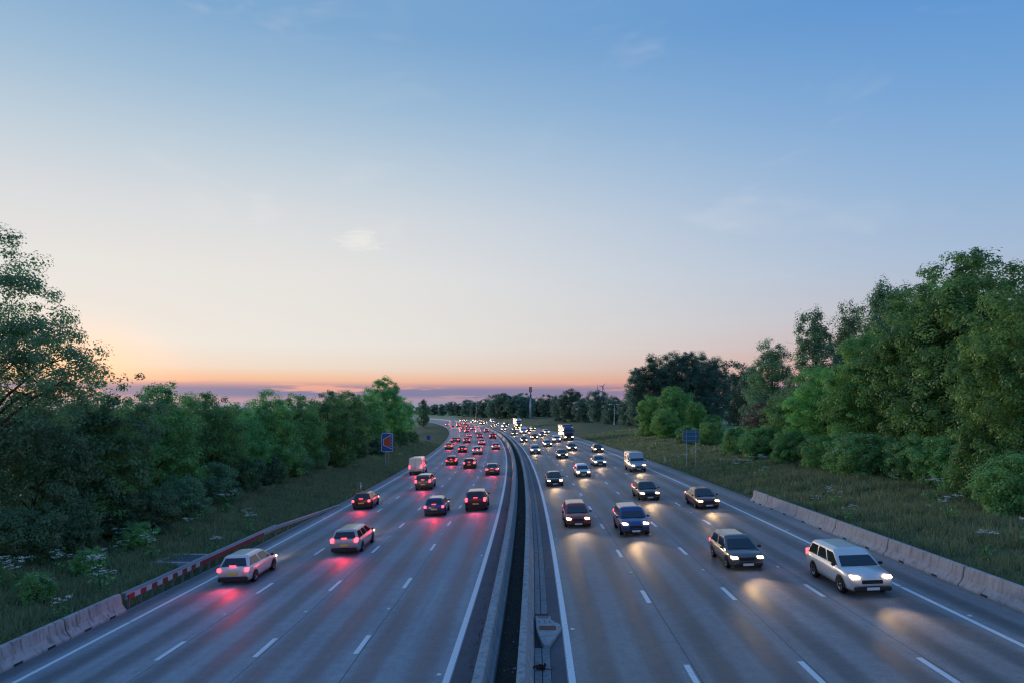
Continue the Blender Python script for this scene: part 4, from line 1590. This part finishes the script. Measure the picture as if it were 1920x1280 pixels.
def make_car(name, spec):
    """nose towards +Y, wheels on z=0"""
    L, W = spec['L'] / 2, spec['W'] / 2
    root = empty(name)
    zb = spec.get('zb', 0.20)
    st = spec['st']          # stations: (y fraction -1..1, width factor, top height)
    mb = MB()
    mb.loft([section(W * wf, zb + (0.10 if abs(yf) > 0.97 else 0.0), zt, yf * L, tuck=0.95) for yf, wf, zt in st])
    body = mb.build('body', M_CARP, root, True)
    # cabin: a shell with rounded roof, glass laid on its faces
    (yb0, yt0, yt1, yb1), zbelt, zroof, wb, wtf = spec['cab']
    zc = zbelt - 0.06
    wt_ = W * wtf
    wb_ = W * wb

    def ring(t, z, half):
        y0 = yb0 + (yt0 - yb0) * t
        y1 = yb1 + (yt1 - yb1) * t
        ch = 0.10
        return [Vector(p) for p in ((-half, y0 + ch, z), (-half + ch, y0, z), (half - ch, y0, z), (half, y0 + ch, z), (half, y1 - ch, z), (half - ch, y1, z), (-half + ch, y1, z), (-half, y1 - ch, z))]
    mb = MB()
    rg_ = [ring(0, zc, wb_), ring(0.9, zroof - 0.07, wt_ + 0.03), ring(1.0, zroof - 0.015, wt_ - 0.04)]
    top = [Vector((p.x * 0.7, p.y * 0.85 + (yt0 + yt1) * 0.075, zroof + 0.02)) for p in rg_[2]]
    mb.loft(rg_ + [top])
    mb.build('roof', M_CARP, root, False)
    lo, hi = ring(0.10, zc + (zroof - zc) * 0.12, wb_ - (wb_ - wt_) * 0.1), ring(0.86, zc + (zroof - zc) * 0.80, wt_ + (wb_ - wt_) * 0.14)
    panel4('windscreen', (lo[6], lo[5], hi[5], hi[6]), M_GLASS, root, (0, 1, 0.5))
    if spec.get('rear_glass', True):
        panel4('rear_window', (lo[1], lo[2], hi[2], hi[1]), M_GLASS, root, (0, -1, 0.5), 0.04)
    for sgn, (a, b) in ((1, (3, 4)), (-1, (0, 7))):
        nwin = spec.get('nwin', 2)
        for k in range(nwin):
            t0, t1 = (k + 0.04) / nwin, (k + 0.96) / nwin
            if spec.get('van') and k < nwin - 1:
                continue
            panel4('side_window', (lo[a].lerp(lo[b], t0), lo[a].lerp(lo[b], t1), hi[a].lerp(hi[b], t1), hi[a].lerp(hi[b], t0)), M_GLASS, root, (sgn, 0, 0.2), 0.03)
        MB().box((sgn * (W + 0.07), yb1 - 0.35, zbelt + 0.06), (0.16, 0.10, 0.13), bev=0.03).build('mirror', M_BLACK, root)
    # bumpers, grille, plates
    zr = spec['st'][0][2]
    MB().box((0, -L - 0.01, zb + 0.13), (W * 1.75, 0.14, 0.26), bev=0.05).build('rear_bumper', M_BLACK, root)
    MB().box((0, L + 0.0, zb + 0.12), (W * 1.6, 0.14, 0.22), bev=0.05).build('front_bumper', M_BLACK, root)
    MB().box((0, L - 0.01, zb + 0.40), (W * 0.9, 0.08, 0.16), bev=0.02).build('grille', M_BLACK, root)
    MB().box((0, -L - 0.03, zb + 0.42), (0.52, 0.05, 0.115)).build('number_plate', M_PLATEY, root)
    MB().box((0, L + 0.075, zb + 0.13), (0.52, 0.02, 0.115)).build('number_plate', M_PLATEW, root)
    zh, zl = spec['zhead'], spec['ztail']
    for sgn in (-1, 1):
        x = sgn * W * 0.70
        mb = MB()
        mb.loft([[(x + a * W * 0.19 * q, L - 0.10 + yy - abs(a) * 0.0, zh + b * 0.075 * q) for a, b in ((-1, -0.7), (-0.6, -1), (0.7, -1), (1, -0.4), (1, 0.8), (0.6, 1), (-0.8, 0.6))] for yy, q in ((-0.15, 1.0), (0.09, 1.0), (0.12, 0.8))])
        mb.build('headlight', M_HEAD, root)
        mb = MB()
        tw, th_ = spec.get('tail', (0.17, 0.10))
        xt = sgn * (W * 0.92 - tw * 0.5)
        mb.loft([[(xt + a * tw / 2 * 1.1 * q, -L + 0.06 - yy, zl + b * th_ * q) for a, b in ((-1, -0.8), (-0.7, -1), (0.7, -1), (1, -0.7), (1, 0.8), (0.7, 1), (-0.7, 1), (-1, 0.8))] for yy, q in ((-0.15, 1.0), (0.08, 1.0), (0.105, 0.82))])
        mb.build('tail_light', M_TAIL, root)
        for fy in spec['axles']:
            wheel(root, sgn * (W - spec.get('ww', 0.2) * 0.46), fy, spec['wr'], spec.get('ww', 0.2))
    if spec.get('van'):
        MB().box((0, -L - 0.012, (zb + zroof) / 2 + 0.15), (0.02, 0.03, zroof - zb - 0.6)).build('rear_door_seam', M_BLACK, root)
    else:
        MB().box((0, -L + 0.02, spec['zbrake']), (0.34, 0.05, 0.03)).build('brake_light', M_TAIL, root)
    return root


SPEC = {
    'hatchback': dict(L=4.1, W=1.78, zb=0.19, wr=0.31, axles=(-1.27, 1.28), zhead=0.66, ztail=0.80, zbrake=1.02,
                      st=[(-1.0, 0.84, 0.86), (-0.985, 0.90, 0.90), (-0.93, 0.97, 0.94), (-0.5, 1.0, 0.95), (0.1, 1.0, 0.94), (0.42, 0.99, 0.92), (0.62, 0.98, 0.87), (0.84, 0.95, 0.82), (0.95, 0.88, 0.77), (0.99, 0.80, 0.72), (1.0, 0.72, 0.66)],
                      cab=((-1.93, -1.55, 0.32, 1.26), 0.92, 1.46, 0.94, 0.70)),
    'saloon': dict(L=4.65, W=1.82, zb=0.18, wr=0.32, axles=(-1.36, 1.42), zhead=0.66, ztail=0.82, zbrake=0.95, tail=(0.30, 0.075),
                   st=[(-1.0, 0.84, 0.88), (-0.985, 0.91, 0.95), (-0.93, 0.97, 0.98), (-0.6, 1.0, 0.97), (-0.2, 1.0, 0.95), (0.35, 1.0, 0.93), (0.58, 0.98, 0.89), (0.82, 0.95, 0.83), (0.94, 0.88, 0.77), (0.99, 0.80, 0.72), (1.0, 0.72, 0.66)],
                   cab=((-1.80, -0.95, 0.42, 1.40), 0.93, 1.44, 0.93, 0.68)),
    'estate': dict(L=4.75, W=1.85, zb=0.20, wr=0.33, axles=(-1.40, 1.44), zhead=0.69, ztail=0.90, zbrake=1.05, tail=(0.20, 0.13), nwin=3,
                   st=[(-1.0, 0.86, 0.92), (-0.985, 0.92, 0.96), (-0.94, 0.98, 0.98), (-0.5, 1.0, 0.98), (0.1, 1.0, 0.97), (0.42, 0.99, 0.95), (0.62, 0.98, 0.91), (0.84, 0.95, 0.83), (0.95, 0.89, 0.75), (1.0, 0.80, 0.64)],
                   cab=((-2.28, -1.92, 0.42, 1.44), 0.95, 1.50, 0.94, 0.71)),
    'suv': dict(L=4.6, W=1.90, zb=0.26, wr=0.37, ww=0.24, axles=(-1.35, 1.38), zhead=0.86, ztail=1.02, zbrake=1.2, tail=(0.18, 0.16), nwin=3,
                st=[(-1.0, 0.86, 1.02), (-0.985, 0.92, 1.08), (-0.94, 0.98, 1.10), (-0.5, 1.0, 1.11), (0.1, 1.0, 1.10), (0.45, 0.99, 1.08), (0.64, 0.98, 1.05), (0.86, 0.96, 0.98), (0.96, 0.90, 0.90), (1.0, 0.84, 0.78)],
                cab=((-2.20, -1.88, 0.40, 1.34), 1.08, 1.68, 0.95, 0.74)),
    'van': dict(L=5.6, W=2.0, zb=0.28, wr=0.35, ww=0.22, axles=(-1.75, 1.75), zhead=0.88, ztail=1.15, zbrake=2.2, tail=(0.13, 0.26), van=True, nwin=4, rear_glass=False,
                st=[(-1.0, 0.93, 1.25), (-0.99, 0.97, 1.32), (-0.95, 1.0, 1.32), (0.0, 1.0, 1.32), (0.5, 1.0, 1.30), (0.68, 0.99, 1.22), (0.86, 0.96, 1.08), (0.96, 0.91, 0.95), (1.0, 0.84, 0.80)],
                cab=((-2.77, -2.74, 1.02, 1.85), 1.28, 2.42, 0.98, 0.86)),
}
CARS = {}
for k_, sp_ in SPEC.items():
    CARS[k_] = make_car('car' if k_ != 'van' else 'van', sp_)


def make_lorry():
    root = empty('lorry')
    # trailer box
    mb = MB().box((0, -2.6, 2.62), (2.5, 10.4, 2.75), bev=0.04)
    mb.build('trailer_box', M_CARP, root)
    MB().box((0, -2.4, 1.12), (1.0, 10.0, 0.22)).build('chassis', M_BLACK, root)
    for x in (-0.615, 0.615):
        MB().box((x, -7.815, 2.62), (1.19, 0.04, 2.6), bev=0.012).build('rear_door', M_SWHITE, root)
    for x in (-0.35, 0.35):
        MB().tube([(x, -7.86, 1.35), (x, -7.86, 3.9)], 0.02, 6).build('lock_rod', M_STEEL, root)
    MB().box((0, -7.72, 0.62), (2.35, 0.14, 0.16), bev=0.03).build('under_run_bar', M_BLACK, root)
    MB().box((0, -7.78, 0.90), (0.52, 0.03, 0.115)).build('number_plate', M_PLATEY, root)
    for x in (-1.22, 1.22):
        MB().box((x, -2.2, 0.80), (0.04, 5.0, 0.55), bev=0.01).build('side_guard', M_POST, root)
    # tractor cab
    mb = MB()
    rings = []
    for (y, w_, zt) in ((3.15, 1.2, 3.5), (3.4, 1.23, 3.65), (4.6, 1.23, 3.55), (4.95, 1.22, 3.2), (5.22, 1.21, 2.2), (5.30, 1.20, 1.45), (5.30, 1.16, 0.6)):
        rings.append([Vector(p) for p in ((-w_, y, 0.55), (w_, y, 0.55), (w_, y, zt - 0.12), (w_ - 0.12, y, zt), (-w_ + 0.12, y, zt), (-w_, y, zt - 0.12))])
    mb.loft(rings)
    mb.build('cab', M_CARP, root)
    panel4('windscreen', ((-1.08, 5.235, 2.12), (1.08, 5.235, 2.12), (1.08, 5.0, 3.02), (-1.08, 5.0, 3.02)), M_GLASS, root, (0, 1, 0.2))
    for sgn in (-1, 1):
        panel4('side_window', ((sgn * 1.235, 4.1, 2.05), (sgn * 1.235, 5.0, 2.05), (sgn * 1.235, 4.85, 2.85), (sgn * 1.235, 4.1, 2.85)), M_GLASS, root, (sgn, 0, 0))
        MB().box((sgn * 1.42, 5.0, 2.5), (0.2, 0.14, 0.6), bev=0.04).build('mirror', M_BLACK, root)
        MB().box((sgn * 0.92, 5.31, 0.92), (0.42, 0.10, 0.20), bev=0.03).build('headlight', M_HEAD, root)
        MB().box((sgn * 0.95, -7.80, 0.80), (0.42, 0.06, 0.16), bev=0.02).build('tail_light', M_TAIL, root)
        MB().box((sgn * 1.18, -7.84, 3.92), (0.08, 0.03, 0.06)).build('marker_light', M_TAIL, root)
        MB().box((sgn * 0.95, 5.06, 3.35), (0.12, 0.10, 0.05)).build('marker_light', M_AMBER, root)
        for y in (-6.4, -5.1, -3.8, 2.2, 4.3):
            wheel(root, sgn * 1.08, y, 0.5, 0.32, M_POST)
    MB().box((0, 5.30, 1.55), (1.9, 0.06, 0.7), bev=0.02).build('grille', M_BLACK, root)
    MB().box((0, 5.33, 0.62), (2.3, 0.16, 0.34), bev=0.04).build('front_bumper', M_BLACK, root)
    MB().box((0, 3.3, 1.0), (1.2, 4.0, 0.35)).build('tractor_frame', M_BLACK, root)
    MB().box((0, 5.42, 0.6), (0.52, 0.02, 0.115)).build('number_plate', M_PLATEW, root)
    return root


CARS['lorry'] = make_lorry()

HB = bpy.data.lights.new('headlight_beam', 'SPOT')
HB.energy = 480
HB.color = (1.0, 0.64, 0.32)
HB.spot_size = RAD(64)
HB.spot_blend = 1.0
HB.shadow_soft_size = 0.25
TB = bpy.data.lights.new('tail_light_glow', 'SPOT')
TB.energy = 230
TB.color = (1.0, 0.05, 0.09)
TB.spot_size = RAD(130)
TB.spot_blend = 1.0
TB.shadow_soft_size = 0.3

COLS = {'silver': (0.42, 0.44, 0.46), 'black': (0.012, 0.012, 0.014), 'white': (0.72, 0.72, 0.72), 'grey': (0.11, 0.12, 0.13), 'blue': (0.02, 0.06, 0.22), 'red': (0.30, 0.014, 0.014), 'green': (0.02, 0.08, 0.05),
        'gold': (0.32, 0.25, 0.15), 'teal': (0.03, 0.14, 0.17), 'maroon': (0.11, 0.012, 0.02)}
LANE_L = {4: -3.8, 3: -7.45, 2: -11.1, 1: -14.95}
LANE_R = {4: 3.9, 3: 7.6, 2: 11.35, 1: 15.1}
used = set()


def put(kind, col, s, lane, away, label, dx=0.0):
    src = CARS[kind]
    r = src if kind not in used else copy_tree(src)
    used.add(kind)
    d = (LANE_L if away else LANE_R)[lane] + dx
    p = P(s, d, e_road(d) + 0.004)
    rot = Matrix.Rotation(heading(s), 3, 'Z') @ Matrix.Rotation(ROLL, 3, 'Y')
    if not away:
        rot = rot @ Matrix.Rotation(math.pi, 3, 'Z')
    r.location = p
    r.rotation_euler = rot.to_euler()
    c = COLS[col]
    for ch_ in r.children:
        if ch_.name.split('.')[0] in ('body', 'roof', 'trailer_box', 'cab'):
            ch_.color = (*c, 1)
    cat = {'lorry': 'lorry', 'van': 'van'}.get(kind, 'car')
    tag(r, label, cat, 'vehicles driving away on the left' if away else 'vehicles approaching on the right')
    fl = 5.35 if kind == 'lorry' else SPEC[kind]['L'] / 2
    bl = 7.9 if kind == 'lorry' else SPEC[kind]['L'] / 2
    hb = bpy.data.objects.new('headlight_beam', HB)
    COL.objects.link(hb)
    hb.parent = r
    hb.location = (0, fl + 0.35, 0.75)
    hb.rotation_euler = Vector((0, 1.0, -0.03)).to_track_quat('-Z', 'Y').to_euler()
    if away:
        tb = bpy.data.objects.new('tail_light_glow', TB)
        COL.objects.link(tb)
        tb.parent = r
        tb.location = (0, -bl - 0.30, 0.85)
        tb.rotation_euler = Vector((0, -1.0, -0.22)).to_track_quat('-Z', 'Y').to_euler()


LN = {4: 'lane beside the central wall', 3: 'second lane from the central wall', 2: 'third lane from the central wall', 1: 'lane beside the verge'}
OR = ['nearest', 'second', 'third', 'fourth', 'fifth', 'sixth', 'seventh', 'eighth', 'ninth', 'tenth', 'eleventh', 'twelfth', 'thirteenth']
left = {4: [(60, 'suv', 'maroon'), (92, 'saloon', 'grey'), (150, 'hatchback', 'silver'), (205, 'suv', 'black'), (262, 'estate', 'blue'), (330, 'saloon', 'white'), (405, 'hatchback', 'red')],
        3: [(58, 'hatchback', 'blue'), (104, 'estate', 'black'), (136, 'suv', 'white'), (172, 'saloon', 'silver'), (214, 'hatchback', 'grey'), (252, 'van', 'white'), (300, 'estate', 'silver'), (345, 'saloon', 'black'), (400, 'suv', 'grey'), (450, 'hatchback', 'teal')],
        2: [(44, 'estate', 'silver'), (78, 'suv', 'grey'), (112, 'hatchback', 'red'), (145, 'saloon', 'black'), (186, 'estate', 'teal'), (224, 'hatchback', 'white'), (268, 'suv', 'blue'), (316, 'saloon', 'maroon'), (362, 'van', 'silver'), (420, 'hatchback', 'grey')],
        1: [(37, 'hatchback', 'white'), (64, 'hatchback', 'maroon'), (98, 'van', 'white'), (160, 'saloon', 'gold'), (200, 'lorry', 'white'), (244, 'hatchback', 'black'), (290, 'estate', 'white'), (350, 'lorry', 'blue'), (410, 'saloon', 'silver')]}
right = {4: [(50, 'estate', 'red'), (76, 'saloon', 'black'), (130, 'suv', 'silver'), (176, 'hatchback', 'blue'), (224, 'estate', 'grey'), (275, 'saloon', 'white'), (330, 'hatchback', 'black'), (385, 'suv', 'red'), (440, 'saloon', 'silver'), (500, 'estate', 'black')],
         3: [(46, 'suv', 'blue'), (84, 'hatchback', 'white'), (116, 'saloon', 'grey'), (152, 'estate', 'silver'), (190, 'hatchback', 'maroon'), (232, 'van', 'white'), (270, 'saloon', 'black'), (312, 'suv', 'grey'), (355, 'hatchback', 'silver'), (400, 'estate', 'blue'), (450, 'saloon', 'white'), (505, 'hatchback', 'grey')],
         2: [(36, 'hatchback', 'grey'), (62, 'estate', 'black'), (98, 'saloon', 'silver'), (134, 'hatchback', 'teal'), (168, 'suv', 'white'), (206, 'saloon', 'blue'), (248, 'hatchback', 'red'), (290, 'estate', 'grey'), (335, 'suv', 'black'), (380, 'saloon', 'silver'), (430, 'hatchback', 'white'), (485, 'suv', 'blue')],
         1: [(31, 'suv', 'white'), (56, 'saloon', 'maroon'), (88, 'van', 'silver'), (126, 'hatchback', 'black'), (178, 'lorry', 'blue'), (225, 'estate', 'white'), (268, 'saloon', 'gold'), (318, 'lorry', 'white'), (370, 'hatchback', 'silver'), (425, 'van', 'white'), (480, 'saloon', 'black')]}
rgc = random.Random(3)
for away, tab in ((True, left), (False, right)):
    for ln, lst in tab.items():
        for i, (s_, kd, cl_) in enumerate(lst):
            side_w = 'left' if away else 'right'
            lamp_w = 'red tail lights' if away else 'headlights'
            put(kd, cl_, s_, ln, away, f'{cl_} {kd} with {lamp_w} lit, {OR[i]} in {side_w} {LN[ln]}', rgc.uniform(-0.25, 0.25))
#@@ENDCARS
